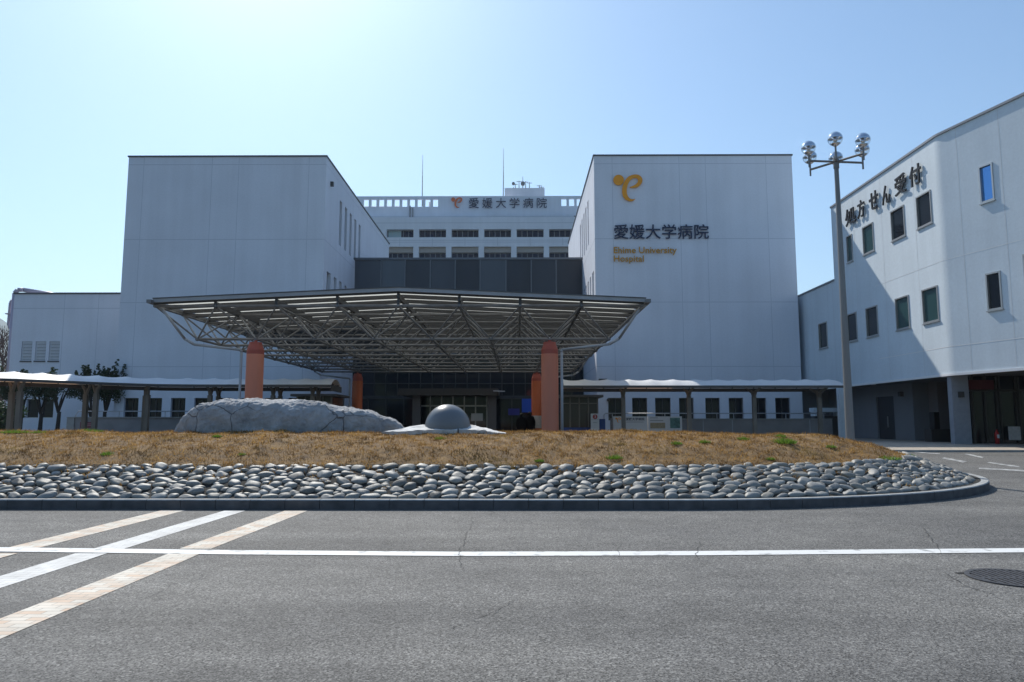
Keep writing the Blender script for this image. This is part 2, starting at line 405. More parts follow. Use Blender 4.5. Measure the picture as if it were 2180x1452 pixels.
def stone_mat():
    m = bpy.data.materials.new('river_stone'); m.use_nodes = True
    n = m.node_tree; L = n.links; b = n.nodes['Principled BSDF']
    g = n.nodes.new('ShaderNodeObjectInfo'); gi = n.nodes.new('ShaderNodeNewGeometry')
    ad = n.nodes.new('ShaderNodeMath'); ad.operation = 'ADD'
    L.new(g.outputs['Random'], ad.inputs[0]); L.new(gi.outputs['Random Per Island'], ad.inputs[1])
    fr = n.nodes.new('ShaderNodeMath'); fr.operation = 'FRACT'; L.new(ad.outputs[0], fr.inputs[0])
    r = n.nodes.new('ShaderNodeValToRGB'); cr = r.color_ramp
    cols = [(0.19, 0.19, 0.185), (0.29, 0.285, 0.27), (0.37, 0.36, 0.335), (0.22, 0.22, 0.21), (0.32, 0.295, 0.25), (0.21, 0.21, 0.20), (0.12, 0.112, 0.10)]
    while len(cr.elements) < len(cols): cr.elements.new(0.5)
    for i, c in enumerate(cols):
        cr.elements[i].position = i / (len(cols) - 1); cr.elements[i].color = (*c, 1)
    L.new(fr.outputs[0], r.inputs[0])
    tc = n.nodes.new('ShaderNodeTexCoord')
    t = n.nodes.new('ShaderNodeTexNoise'); t.inputs['Scale'].default_value = 9; t.inputs['Detail'].default_value = 9
    L.new(tc.outputs['Object'], t.inputs[0])
    r2 = n.nodes.new('ShaderNodeValToRGB'); r2.color_ramp.elements[0].position = 0.3; r2.color_ramp.elements[1].position = 0.7
    r2.color_ramp.elements[0].color = (0.72, 0.72, 0.72, 1); r2.color_ramp.elements[1].color = (1.15, 1.14, 1.1, 1)
    L.new(t.outputs[0], r2.inputs[0])
    x = n.nodes.new('ShaderNodeMixRGB'); x.blend_type = 'MULTIPLY'; x.inputs[0].default_value = 1
    L.new(r.outputs[0], x.inputs[1]); L.new(r2.outputs[0], x.inputs[2])
    L.new(x.outputs[0], b.inputs['Base Color'])
    b.inputs['Roughness'].default_value = 0.55; b.inputs['Specular IOR Level'].default_value = 0.45
    t3 = n.nodes.new('ShaderNodeTexNoise'); t3.inputs['Scale'].default_value = 25; t3.inputs['Detail'].default_value = 6
    L.new(tc.outputs['Object'], t3.inputs[0])
    bp = n.nodes.new('ShaderNodeBump'); bp.inputs['Strength'].default_value = 0.25; bp.inputs['Distance'].default_value = 0.01
    L.new(t3.outputs[0], bp.inputs['Height']); L.new(bp.outputs[0], b.inputs['Normal'])
    return m
M['stone'] = stone_mat()

def thin_glass():
    m = bpy.data.materials.new('clear_globe_glass'); m.use_nodes = True
    n = m.node_tree; L = n.links
    n.nodes.remove(n.nodes['Principled BSDF'])
    t = n.nodes.new('ShaderNodeBsdfTransparent'); t.inputs[0].default_value = (0.95, 0.97, 0.98, 1)
    gl = n.nodes.new('ShaderNodeBsdfGlossy'); gl.inputs[1].default_value = 0.03
    fz = n.nodes.new('ShaderNodeLayerWeight'); fz.inputs[0].default_value = 0.18
    mx = n.nodes.new('ShaderNodeMixShader')
    L.new(fz.outputs['Facing'], mx.inputs[0]); L.new(t.outputs[0], mx.inputs[1]); L.new(gl.outputs[0], mx.inputs[2])
    L.new(mx.outputs[0], n.nodes['Material Output'].inputs[0])
    return m
M['globe'] = thin_glass()
lampglow = None

# ------------------------------------------------------------------ building helpers
class MB:
    def __init__(s): s.v = []; s.f = []; s.m = []; s.k = 0
    def mat(s, k): s.k = k; return s
    def quad(s, a, b, c, d):
        i = len(s.v); s.v += [tuple(a), tuple(b), tuple(c), tuple(d)]; s.f.append((i, i+1, i+2, i+3)); s.m.append(s.k); return s
    def box(s, x0, x1, y0, y1, z0, z1):
        i = len(s.v)
        s.v += [(x0,y0,z0),(x1,y0,z0),(x1,y1,z0),(x0,y1,z0),(x0,y0,z1),(x1,y0,z1),(x1,y1,z1),(x0,y1,z1)]
        for q in ((0,3,2,1),(4,5,6,7),(0,1,5,4),(1,2,6,5),(2,3,7,6),(3,0,4,7)):
            s.f.append(tuple(i+j for j in q)); s.m.append(s.k)
        return s
    def obox(s, o, u, v, w):
        """box from corner o with edge vectors u, v, w"""
        o, u, v, w = Vector(o), Vector(u), Vector(v), Vector(w); i = len(s.v)
        for p in (o, o+u, o+u+v, o+v, o+w, o+u+w, o+u+v+w, o+v+w): s.v.append(tuple(p))
        for q in ((0,3,2,1),(4,5,6,7),(0,1,5,4),(1,2,6,5),(2,3,7,6),(3,0,4,7)):
            s.f.append(tuple(i+j for j in q)); s.m.append(s.k)
        return s
    def tube(s, p, q, r, n=8, r2=None, cap=True):
        p, q = Vector(p), Vector(q); d = q - p
        if d.length < 1e-6: return s
        d.normalize(); a = d.orthogonal().normalized(); b = d.cross(a); r2 = r if r2 is None else r2; i = len(s.v)
        for k in range(n):
            c, e = math.cos(2*math.pi*k/n), math.sin(2*math.pi*k/n)
            s.v.append(tuple(p + (a*c + b*e)*r)); s.v.append(tuple(q + (a*c + b*e)*r2))
        for k in range(n):
            j = (k+1) % n
            s.f.append((i+2*k, i+2*j, i+2*j+1, i+2*k+1)); s.m.append(s.k)
        if cap:
            s.f.append(tuple(i+2*k for k in reversed(range(n)))); s.m.append(s.k)
            s.f.append(tuple(i+2*k+1 for k in range(n))); s.m.append(s.k)
        return s
    def path(s, pts, r, n=8):
        for a, b in zip(pts[:-1], pts[1:]): s.tube(a, b, r, n)
        return s
    def lathe(s, c, prof, n=24, cap=True):
        i = len(s.v); c = Vector(c)
        for (r, z) in prof:
            for k in range(n):
                t = 2*math.pi*k/n; s.v.append((c.x + r*math.cos(t), c.y + r*math.sin(t), c.z + z))
        for a in range(len(prof)-1):
            for k in range(n):
                j = (k+1) % n
                s.f.append((i+a*n+k, i+a*n+j, i+(a+1)*n+j, i+(a+1)*n+k)); s.m.append(s.k)
        if cap:
            s.f.append(tuple(i+k for k in reversed(range(n)))); s.m.append(s.k)
            s.f.append(tuple(i+(len(prof)-1)*n+k for k in range(n))); s.m.append(s.k)
        return s
    def prism(s, poly, z0, z1):
        n = len(poly); i = len(s.v)
        for x, y in poly: s.v.append((x, y, z0))
        for x, y in poly: s.v.append((x, y, z1))
        s.f.append(tuple(i+k for k in reversed(range(n)))); s.f.append(tuple(i+n+k for k in range(n))); s.m += [s.k]*2
        for k in range(n):
            j = (k+1) % n; s.f.append((i+k, i+j, i+n+j, i+n+k)); s.m.append(s.k)
        return s
    def panel(s, o, u, n_in, W, z0, z1, holes, depth):
        """vertical wall face from o along u, with openings (u0,u1,z0,z1) and their reveals"""
        o, u, n_in = Vector((o[0], o[1], 0)), Vector(u), Vector(n_in)
        us = sorted({0.0, W} | {h[0] for h in holes} | {h[1] for h in holes})
        zs = sorted({z0, z1} | {h[2] for h in holes} | {h[3] for h in holes})
        P = lambda a, z, d=0.0: o + u*a + n_in*d + Vector((0, 0, z))
        for a, b in zip(us[:-1], us[1:]):
            for c, d in zip(zs[:-1], zs[1:]):
                m, k = (a+b)/2, (c+d)/2
                if any(h[0] < m < h[1] and h[2] < k < h[3] for h in holes): continue
                s.quad(P(a, c), P(b, c), P(b, d), P(a, d))
        for (a, b, c, d) in holes:
            s.quad(P(a, c), P(b, c), P(b, c, depth), P(a, c, depth)); s.quad(P(a, d), P(b, d), P(b, d, depth), P(a, d, depth))
            s.quad(P(a, c), P(a, d), P(a, d, depth), P(a, c, depth)); s.quad(P(b, c), P(b, d), P(b, d, depth), P(b, c, depth))
        return s
    def build(s, name, mats, parent=None, smooth=False, local=False):
        me = bpy.data.meshes.new(name)
        me.from_pydata(s.v, [], s.f)
        mats = mats if isinstance(mats, (list, tuple)) else [mats]
        for x in mats: me.materials.append(x)
        if len(mats) > 1: me.polygons.foreach_set('material_index', s.m)
        if smooth: me.polygons.foreach_set('use_smooth', [True]*len(me.polygons))
        me.update()
        return link(name, me, parent, local)

def link(name, me, parent=None, local=False):
    o = bpy.data.objects.new(name, me); C.objects.link(o)
    if parent is not None:
        o.parent = parent
        if not local:
            p, L = parent, Vector((0, 0, 0))
            while p is not None: L += p.location; p = p.parent
            o.location = -L
    return o

def tag(o, label, cat=None, group=None, kind=None):
    if label: o['label'] = label
    if cat: o['category'] = cat
    if group: o['group'] = group
    if kind: o['kind'] = kind
    return o
def thing(name, label, cat, loc=(0, 0, 0), group=None):
    o = bpy.data.objects.new(name, None); C.objects.link(o); o.location = loc; o.empty_display_size = 0.3
    return tag(o, label, cat, group)
def copy_tree(o, parent=None):
    c = o.copy(); C.objects.link(c); c.parent = parent
    for ch in [x for x in C.objects if x.parent == o]: copy_tree(ch, c)
    return c
def np_mesh(name, V, Fa, mats, smooth=False, nper=3):
    me = bpy.data.meshes.new(name)
    me.vertices.add(len(V)); me.vertices.foreach_set('co', np.asarray(V, dtype=np.float32).ravel())
    Fa = np.asarray(Fa, dtype=np.int32); nf = len(Fa)
    me.loops.add(nf*nper); me.loops.foreach_set('vertex_index', Fa.ravel())
    me.polygons.add(nf); me.polygons.foreach_set('loop_start', np.arange(0, nf*nper, nper, dtype=np.int32))
    try: me.polygons.foreach_set('loop_total', np.full(nf, nper, dtype=np.int32))
    except Exception: pass
    for x in (mats if isinstance(mats, (list, tuple)) else [mats]): me.materials.append(x)
    if smooth: me.polygons.foreach_set('use_smooth', np.ones(nf, dtype=bool))
    me.update(calc_edges=True); me.validate()
    return me

def text_obj(name, body, origin, u, v, width, height, depth, material, parent, bold=0.0):
    """raised lettering fitted to width x height, lower left corner at origin, reading along u, up along v"""
    cu = bpy.data.curves.new(name, 'FONT'); cu.body = body; cu.size = 1.0; cu.extrude = 0.02; cu.offset = bold; cu.resolution_u = 3
    cu.space_line = 0.95
    t = bpy.data.objects.new('text_source', cu); C.objects.link(t)
    dg = bpy.context.evaluated_depsgraph_get(); dg.update()
    me = bpy.data.meshes.new_from_object(t.evaluated_get(dg))
    bpy.data.objects.remove(t); bpy.data.curves.remove(cu)
    co = np.zeros(len(me.vertices)*3, dtype=np.float32); me.vertices.foreach_get('co', co); co = co.reshape(-1, 3)
    lo, hi = co.min(0), co.max(0); q = (co - lo) / np.maximum(hi - lo, 1e-6)
    u, v, o = np.array(u), np.array(v), np.array(origin); n = np.cross(u, v)
    W = o + q[:, :1]*width*u + q[:, 1:2]*height*v + q[:, 2:3]*depth*n
    me.vertices.foreach_set('co', W.astype(np.float32).ravel()); me.materials.clear(); me.materials.append(material)
    me.name = name; me.update()
    return link(name, me, parent)

EM_PATH = [(450,337,3),(485,333,11),(520,322,17),(548,304,21),(570,278,24),(578,250,25),(570,224,24),(548,205,22),(515,200,20),(480,208,21),(450,226,23),(425,254,25),
           (406,288,26),(394,325,27),(387,365,27),(387,400,27),(393,432,26),(406,458,24),(424,477,20),(446,490,15),(470,494,11),(492,490,7),(512,480,2)]
def emblem(parent, o, u, v, scale, depth, material):
    """an e drawn with one brush stroke, and a dot; local units: 100 = scale metres; o = top left"""
    u, v, o = Vector(u), Vector(v), Vector(o); n = u.cross(v)
    P = lambda x, y, d: o + u*((x-255)*scale/100) - v*((y-183)*scale/100) + n*d
    a = MB(); k = 36; i = len(a.v)
    for d in (0, depth):
        for j in range(k):
            t = 2*math.pi*j/k; a.v.append(tuple(P(320 + 63*math.cos(t), 246 + 63*math.sin(t), d)))
    a.f.append(tuple(range(k))); a.f.append(tuple(range(k, 2*k))); a.m += [0, 0]
    for j in range(k): a.f.append((j, (j+1) % k, k+(j+1) % k, k+j)); a.m.append(0)
    a.build('emblem_dot', material, parent)
    b = MB(); pts = EM_PATH; L = []
    # smooth the path
    fine = []
    for j in range(len(pts)-1):
        p0 = pts[max(0, j-1)]; p1 = pts[j]; p2 = pts[j+1]; p3 = pts[min(len(pts)-1, j+2)]
        for s in range(4):
            t = s/4
            fine.append(tuple(0.5*((2*p1[c]) + (-p0[c]+p2[c])*t + (2*p0[c]-5*p1[c]+4*p2[c]-p3[c])*t*t + (-p0[c]+3*p1[c]-3*p2[c]+p3[c])*t**3) for c in range(3)))
    fine.append(pts[-1])
    for j, (x, y, h) in enumerate(fine):
        q0 = fine[max(0, j-1)]; q1 = fine[min(len(fine)-1, j+1)]
        dx, dy = q1[0]-q0[0], q1[1]-q0[1]; l = math.hypot(dx, dy) or 1
        nx, ny = -dy/l, dx/l
        for d in (0, depth):
            b.v.append(tuple(P(x+nx*h, y+ny*h, d))); b.v.append(tuple(P(x-nx*h, y-ny*h, d)))
    for j in range(len(fine)-1):
        A, B = 4*j, 4*j+4
        for q in ((A+2, A+3, B+3, B+2), (A, B, B+1, A+1), (A, A+2, B+2, B), (A+1, B+1, B+3, A+3)):
            b.f.append(q); b.m.append(0)
    b.build('emblem_stroke', material, parent)

# ------------------------------------------------------------------ ground, road, markings
ys = [-3500, -400, -60, -20, -9, 0, 6, 8, 9] + [9 + 0.7*i for i in range(1, 31)] + [30.6667, 31, 40, 60, 130, 400, 3500]
ys = sorted(set(ys))
xs = [-3500, -400, -60, -30, -10, 0, 10, 30, 60, 400, 3500]
def sheet(x0, x1, y0, y1, dz, name, material):
    g = MB()
    for a, b in zip(ys[:-1], ys[1:]):
        if a < y0 or b > y1: continue
        for c, d in zip(xs[:-1], xs[1:]):
            if c < x0 or d > x1: continue
            g.quad((c, a, gz(a)+dz), (d, a, gz(a)+dz), (d, b, gz(b)+dz), (c, b, gz(b)+dz))
    return g.build(name, material)
tag(sheet(-9e3, 9e3, -9e3, 9e3, -0.03, 'ground', mat('dark_unseen_ground', (0.035, 0.045, 0.03), 0.95, var=0.4, scale=0.2)), None, kind='structure')  # unseen outer ground, added dark to cut light bounced onto the facade
road = sheet(-60, 60, -9, 60, 0.0, 'road', M['asphalt']); tag(road, None, kind='structure')

def strip(name, poly_top, poly_bot, material, lift):
    """ground marking between two edge lines"""
    m = MB()
    for k in range(len(poly_top)-1):
        a, b, c, d = poly_bot[k], poly_bot[k+1], poly_top[k+1], poly_top[k]
        n = 8
        for i in range(n):
            t0, t1 = i/n, (i+1)/n
            q = []
            for p, r, t in ((a, b, t0), (a, b, t1), (d, c, t1), (d, c, t0)):
                x, y = p[0]+(r[0]-p[0])*t, p[1]+(r[1]-p[1])*t
                q.append((x, y, gz(y)+lift))
            m.quad(*q)
    o = m.build(name, material); return tag(o, None, kind='structure')
# the lane line
cl = [(-30, 9.50), (-6.56, 9.36), (-3.5, 9.20), (-0.7, 9.12), (2.3, 9.18), (6.4, 9.38), (30, 10.2)]
strip('lane_line', [(x, y+0.125) for x, y in cl], [(x, y-0.125) for x, y in cl], M['line'], 0.0065)
def paver(x0, x1, y0, y1, x0b, x1b, material, name):
    m = MB(); n = 14
    for i in range(n):
        t0, t1 = i/n, (i+1)/n
        ya, yb = y0+(y1-y0)*t0, y0+(y1-y0)*t1
        m.quad((x0+(x0b-x0)*t0, ya, gz(ya)+0.004), (x1+(x1b-x1)*t0, ya, gz(ya)+0.004), (x1+(x1b-x1)*t1, yb, gz(yb)+0.004), (x0+(x0b-x0)*t1, yb, gz(yb)+0.004))
    return tag(m.build(name, material), None, kind='structure')
paver(-4.20, -3.80, 2.0, 9.14, -4.27, -3.88, M['pinkbrick'], 'paver_stripe')
paver(-4.27, -3.87, 9.42, 12.62, -3.95, -3.56, M['pinkbrick'], 'paver_stripe')
paver(-5.40, -5.00, 2.0, 9.14, -5.42, -5.03, M['whitebrick'], 'paver_stripe')
paver(-5.36, -4.97, 9.42, 12.62, -4.98, -4.62, M['whitebrick'], 'paver_stripe')
paver(-6.55, -6.15, 2.0, 9.14, -6.52, -6.13, M['pinkbrick'], 'paver_stripe')
paver(-6.50, -6.09, 9.44, 12.66, -6.07, -5.66, M['pinkbrick'], 'paver_stripe')

def crack(pts, wdt, seed):
    r = random.Random(seed); q = [Vector(gp(*p)) for p in pts]; line = []
    for a, b in zip(q[:-1], q[1:]):
        k = max(3, int((b-a).length/.06))
        for i in range(k): line.append(a.lerp(b, i/k))
    off = 0.0; nrm = Vector((q[-1]-q[0]).to_2d().orthogonal().to_3d()).normalized(); L_ = []
    for i, p in enumerate(line):
        off = off*.92 + r.gauss(0, .012); p = p + nrm*off; ww = wdt*.6*r.uniform(.2, 1.2)*min(1, 6*i/len(line), 6*(len(line)-1-i)/len(line)+.05)
        L_.append((p, ww))
    m = MB()
    for (p, a), (u_, b) in zip(L_[:-1], L_[1:]):
        z0_, z1_ = gz(p.y)+.0085, gz(u_.y)+.0085
        m.quad((p.x-nrm.x*a, p.y-nrm.y*a, z0_), (p.x+nrm.x*a, p.y+nrm.y*a, z0_), (u_.x+nrm.x*b, u_.y+nrm.y*b, z1_), (u_.x-nrm.x*b, u_.y-nrm.y*b, z1_))
    tag(m.build('road_crack', M['crack']), None, kind='structure')
M['crack'] = mat('dark_crack_strip', (.065, .063, .06), .95)  # dark colour for the thin strips laid along the cracks
crack([(1004, 1098), (985, 1150), (980, 1182), (986, 1225)], .007, 1); crack([(1316, 1160), (1321, 1190)], .007, 2); crack([(1488, 1150), (1492, 1200)], .008, 3)
crack([(1960, 1120), (1990, 1160), (2006, 1185)], .009, 4); crack([(2010, 1215), (2060, 1248), (2110, 1265), (2200, 1262)], .009, 5); crack([(1110, 1270), (1050, 1305), (985, 1322), (930, 1352)], .006, 6)
crack([(300, 1120), (420, 1105), (500, 1096)], .005, 7); crack([(1700, 1112), (1790, 1118), (1900, 1108)], .006, 8)

# pavement in front of the right hand building
m = MB(); pe = 27.0; n = 24
for i in range(n):
    a, b = pe + (47-pe)*i/n, pe + (47-pe)*(i+1)/n
    for x0, x1 in ((11, 16), (16, 22), (22, 45)):
        m.quad((x0, a, gz(a)+0.06), (x1, a, gz(a)+0.06), (x1, b, gz(b)+0.06), (x0, b, gz(b)+0.06))
m.quad((11, pe, gz(pe)-.1), (45, pe, gz(pe)-.1), (45, pe, gz(pe)+.06), (11, pe, gz(pe)+.06))
m.quad((11, pe, gz(pe)-.1), (11, 47, .5), (11, 47, .71), (11, pe, gz(pe)+.06))
tag(m.build('pavement', M['pave']), None, kind='structure')
m = MB(); m.box(11, 45, pe-0.15, pe-0.003, gz(pe)-.1, gz(pe)+0.075)
tag(m.build('pavement_edge', M['concrete']), None, kind='structure')
# faint arrows and a lane line on the far part of the road
def mark(pts, name='road_mark'):
    q = [gp(*p) for p in pts]; m = MB()
    m.quad(*[(x, y, gz(y)+0.006) for x, y, z in q])
    return tag(m.build(name, M['wornline']), None, kind='structure')
mark([(2084, 998.5), (2184, 1004.5), (2184, 1001.5), (2084, 995.5)])
mark([(2005, 976), (2050, 985), (2060, 983), (2010, 974)])
mark([(2052, 967), (2090, 975), (2096, 973.5), (2058, 966)])
mark([(2100, 985), (2165, 995), (2172, 993), (2108, 984)])
mark([(1930, 962.5), (2000, 967), (2002, 965.6), (1932, 961.4)])

# ------------------------------------------------------------------ traffic island: kerb, stone bank, grass
XC, YC, AX, BY = 2.5, 17.5, 8.1, 4.75
XL, AL = -19.0, 6.0
def boundary():
    P = []
    for x in np.linspace(XL, XC, 90)[:-1]: P.append((x, YC-BY))
    for t in np.linspace(-math.pi/2, math.pi/2, 80)[:-1]: P.append((XC + AX*math.cos(t), YC + BY*math.sin(t)))
    for x in np.linspace(XC, XL, 90)[:-1]: P.append((x, YC+BY))
    for t in np.linspace(math.pi/2, 1.5*math.pi, 50)[:-1]: P.append((XL + AL*math.cos(t), YC + BY*math.sin(t)))
    return np.array(P)
BP = boundary(); NB = len(BP)
SEG = np.roll(BP, -1, 0) - BP
SL = np.linalg.norm(SEG, axis=1); CUM = np.concatenate([[0], np.cumsum(SL)])
NIN = np.stack([-SEG[:, 1], SEG[:, 0]], 1) / SL[:, None]
def dist_in(x, y):
    p = np.stack([x, y], -1).reshape(-1, 2); out = np.empty(len(p))
    for i in range(0, len(p), 4000):
        q = p[i:i+4000]
        d = q[:, None, :] - BP[None]
        t = np.clip((d*SEG[None]).sum(-1)/(SL**2)[None], 0, 1)
        e = d - t[..., None]*SEG[None]
        out[i:i+4000] = np.sqrt((e**2).sum(-1)).min(1)
    return out.reshape(np.shape(x))
GZ = np.vectorize(gz)
def lump(x, y):
    return 0.75*(0.035*np.sin(0.9*x+0.3)*np.cos(1.1*y) + 0.022*np.sin(6.8*x+1.7*y)*np.cos(7.7*y-1.2*x) + 0.015*np.sin(11.3*x-5*y)*np.sin(9*y+2)) + 0.65*(0.035*np.sin(1.3*x+0.7)*np.cos(1.9*y) + 0.025*np.sin(2.9*x+1.1*y) + 0.018*np.sin(5.3*x-2.2*y+1) + 0.012*np.cos(9.1*x+4*y))
def island_z(x, y, s):
    h = np.interp(s, [0, 0.16, 0.30, 1.50, 1.62, 2.4, 3.2, 4.0, 4.75], [0.17, 0.17, 0.15, 0.60, 0.635, 0.87, 1.02, 1.085, 1.10])
    return GZ(y) + h + np.clip((s-1.5)/0.8, 0, 1)*lump(x, y)
def med(b):
    x, y = b
    if x > XC: return np.array([XC + (x-XC)*0.62, YC])
    if x < XL: return np.array([XL + (x-XL)*0.62, YC])
    return np.array([x, YC])
TT = np.concatenate([np.linspace(0.03, 0.34, 12), np.linspace(0.36, 1.0, 22)])
grid = np.array([[b + (med(b)-b)*t for t in TT] for b in BP])
sg = dist_in(grid[..., 0], grid[..., 1])
zg = island_z(grid[..., 0], grid[..., 1], sg)
V = np.concatenate([grid, zg[..., None]], -1).reshape(-1, 3)
nT = len(TT); Fq = []; mi = []
for i in range(NB):
    j = (i+1) % NB
    for k in range(nT-1):
        Fq.append((i*nT+k, j*nT+k, j*nT+k+1, i*nT+k+1)); mi.append(0 if sg[i, k] < 1.5 else 1)
me = np_mesh('grass_bank', V, Fq, [M['mortar'], M['soil']], True, 4)
me.polygons.foreach_set('material_index', mi)
tag(link('grass_bank', me), None, kind='structure')
# kerb stones as one ring with joints
kb = MB()
prof = [(0.0, -0.1), (0.0, 0.155), (0.015, 0.172), (0.15, 0.172), (0.15, 0.05)]
pos = 0.0; step = 0.6; gap = 0.008
tot = CUM[-1]
def at_arc(s):
    s = s % tot; i = min(NB-1, int(np.searchsorted(CUM, s, 'right')-1)); t = (s-CUM[i])/SL[i]
    p = BP[i] + SEG[i]*t
    nn = NIN[i]*(1-t) + NIN[(i+1) % NB]*t; nn = nn/np.linalg.norm(nn)
    return p, nn
while pos < tot:
    a0, a1 = pos + gap, min(pos+step, tot) - 0.0
    secs = []
    for q in (a0, (a0+a1)/2, a1):
        p, nn = at_arc(q)
        secs.append([(p[0]+nn[0]*d, p[1]+nn[1]*d, gz(p[1])+z) for d, z in prof])
    i0 = len(kb.v); L = len(prof)
    for sc in secs: kb.v += sc
    for a in range(2):
        for k in range(L-1):
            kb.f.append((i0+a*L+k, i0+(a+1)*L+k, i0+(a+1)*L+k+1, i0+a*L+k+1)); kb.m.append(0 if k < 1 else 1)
    kb.f.append(tuple(i0+k for k in range(L))); kb.f.append(tuple(i0+2*L+k for k in reversed(range(L)))); kb.m += [0, 0]
    pos += step
tag(kb.build('kerb', [mat('shaded_kerb_face', (0.085, 0.085, 0.09), 0.8, var=0.3, scale=5, bump=0.3, bscale=70), mat('kerb_concrete_top', (0.36, 0.36, 0.35), 0.8, var=0.22, scale=7, bump=0.3, bscale=70)]), None, kind='structure')  # kerb front darkened in colour for its shade, top kept pale

# --- stones in the bank: dart throwing on the unrolled slope
U0 = CUM[0]; S0, S1 = 0.27, 1.53
def arc_of_x(x): return x - XL
ua, ub = arc_of_x(-11.5), CUM[88 + 79] + 2.2
placed = []
cell = {}
def try_place(u, s, a, b):
    ci, cj = int(u/0.4), int(s/0.4)
    for i in (-1, 0, 1):
        for j in (-1, 0, 1):
            for (pu, ps, pa, pb) in cell.get((ci+i, cj+j), ()):
                du, ds = (u-pu)/(a+pa), (s-ps)/(b+pb)
                if du*du + ds*ds < 0.80: return False
    cell.setdefault((ci, cj), []).append((u, s, a, b)); placed.append((u, s, a, b)); return True
# first a bottom course sitting on the kerb, then throw
u = ua
while u < ub:
    a = random.uniform(0.10, 0.175); b = random.uniform(0.065, 0.095)
    try_place(u + a, S0 + b*0.85 + random.uniform(0, 0.02), a, b); u += 2*a*0.97
for lo, hi, cnt in ((0.125, 0.165, 1500), (0.10, 0.135, 9000), (0.075, 0.105, 15000), (0.055, 0.075, 7000)):
    for _ in range(cnt):
        a = random.uniform(lo, hi); b = a*random.uniform(0.48, 0.78)
        try_place(random.uniform(ua, ub), random.uniform(S0+b*0.8, S1-b*0.5), a, b)
# a dozen stone shapes
def stone_shape(k):
    bpy_me = bpy.data.meshes.new('stone')
    import bmesh
    bm = bmesh.new(); bmesh.ops.create_icosphere(bm, subdivisions=3, radius=1)
    r = random.Random(k*7+1); off = Vector((r.uniform(0, 90), r.uniform(0, 90), r.uniform(0, 90)))
    e = [r.uniform(0.75, 1.0) for _ in range(3)]
    cuts = [(Vector((r.uniform(-1, 1), r.uniform(-1, 1), r.uniform(-.6, 1))).normalized(), r.uniform(0.70, 0.92)) for _ in range(6)]
    for v in bm.verts:
        c = v.co.copy(); pw = 2.3 + 1.1*e[0]
        c = c*(1/max(1e-6, (abs(c.x)**pw + abs(c.y)**pw + abs(c.z)**2.5)**(1/pw)))
        for nrm, dd in cuts:
            t = c.dot(nrm)
            if t > dd: c -= nrm*(t-dd)*0.85
        c *= 1 + 0.10*noise.noise(c*0.9+off) + 0.05*noise.noise(c*2.3+off)
        v.co = c
    bm.to_mesh(bpy_me); bm.free()
    bpy_me.materials.append(M['stone']); bpy_me.polygons.foreach_set('use_smooth', [True]*len(bpy_me.polygons))
    return bpy_me
shapes = [stone_shape(k) for k in range(16)]
def stone_matrix(st):
    u, s, a, b = st
    p, nn = at_arc(u)
    x, y = p + nn*s
    e = 0.05
    z = float(np.interp(s, [0, 0.16, 0.30, 1.50, 1.62], [0.17, 0.17, 0.15, 0.60, 0.635])) + gz(y)
    up = Vector((nn[0], nn[1], 0.38)).normalized(); al = Vector((nn[1], -nn[0], 0)); al = -al
    nor = al.cross(up).normalized()
    if nor.z < 0: nor = -nor
    rot = Matrix((al, up, nor)).transposed()
    r = random.Random(int(u*1000)+int(s*7777))
    rot = rot @ Matrix.Rotation(r.gauss(0, 0.34), 3, 'Z') @ Matrix.Rotation(r.gauss(0, 0.10), 3, 'X') @ Matrix.Rotation(r.gauss(0, 0.07), 3, 'Y')
    h = min(a, b)*r.uniform(0.66, 0.84)
    Mx = rot.to_4x4() @ Matrix.Diagonal((a*1.02, b*1.04, h, 1))
    Mx.translation = Vector((x, y, z)) + nor*h*0.04
    return Mx
def apparent(st):
    p, nn = at_arc(st[0]); q = p + nn*st[1]
    if q[0] < -0.70*q[1] - .3: return -1
    vis = 1.0 if nn[1] > -0.2 else 0.25
    return vis*st[2]*st[3]/(q[1]**2 + q[0]**2)
placed.sort(key=apparent, reverse=True)
for k, st in enumerate(placed[:295]):
    o = bpy.data.objects.new('river_stone', shapes[k % 16]); C.objects.link(o); o.matrix_world = stone_matrix(st)
    tag(o, 'larger smooth grey river stone bedded in the sloping bank above the kerb', 'stone', 'larger river stones in the bank')
rest = placed[295:]
tv, tf, base = [], [], 0
arrs = []
for me_ in shapes:
    a = np.zeros(len(me_.vertices)*3, dtype=np.float32); me_.vertices.foreach_get('co', a)
    f = np.zeros(len(me_.polygons)*3, dtype=np.int32); me_.polygons.foreach_get('vertices', f)
    arrs.append((a.reshape(-1, 3), f.reshape(-1, 3)))
for k, st in enumerate(rest):
    a, f = arrs[k % 16]; Mx = np.array(stone_matrix(st))
    tv.append(a @ Mx[:3, :3].T + Mx[:3, 3]); tf.append(f + base); base += len(a)
o = link('river_stones', np_mesh('river_stones', np.concatenate(tv), np.concatenate(tf), M['stone'], True))
tag(o, 'smaller grey stones filling the gaps of the bank and its rounded end', 'stones', kind='stuff')

# --- dry grass
def blades(n, xs_, ys_, zs_, L0, L1, wd, lean, up=1.0):
    n = len(xs_)
    th = rng.uniform(0, 2*math.pi, n); le = rng.uniform(L0, L1, n); tilt = rng.normal(0, lean, (n, 2))
    d = np.stack([tilt[:, 0], tilt[:, 1], np.full(n, up)], 1); d /= np.linalg.norm(d, axis=1)[:, None]
    b = np.stack([xs_, ys_, zs_], 1); sd = np.stack([np.cos(th), np.sin(th), np.zeros(n)], 1)*wd*rng.uniform(0.6, 1.4, n)[:, None]
    V = np.stack([b-sd, b+sd, b+d*le[:, None]], 1).reshape(-1, 3)
    return V, np.arange(3*n).reshape(-1, 3)
N = 260000
gx = rng.uniform(-13.5, 10.6, N); gy = rng.uniform(YC-BY, YC+BY*0.75, N)
inside = (gx < XC) | (((gx-XC)/AX)**2 + ((gy-YC)/BY)**2 < 1)
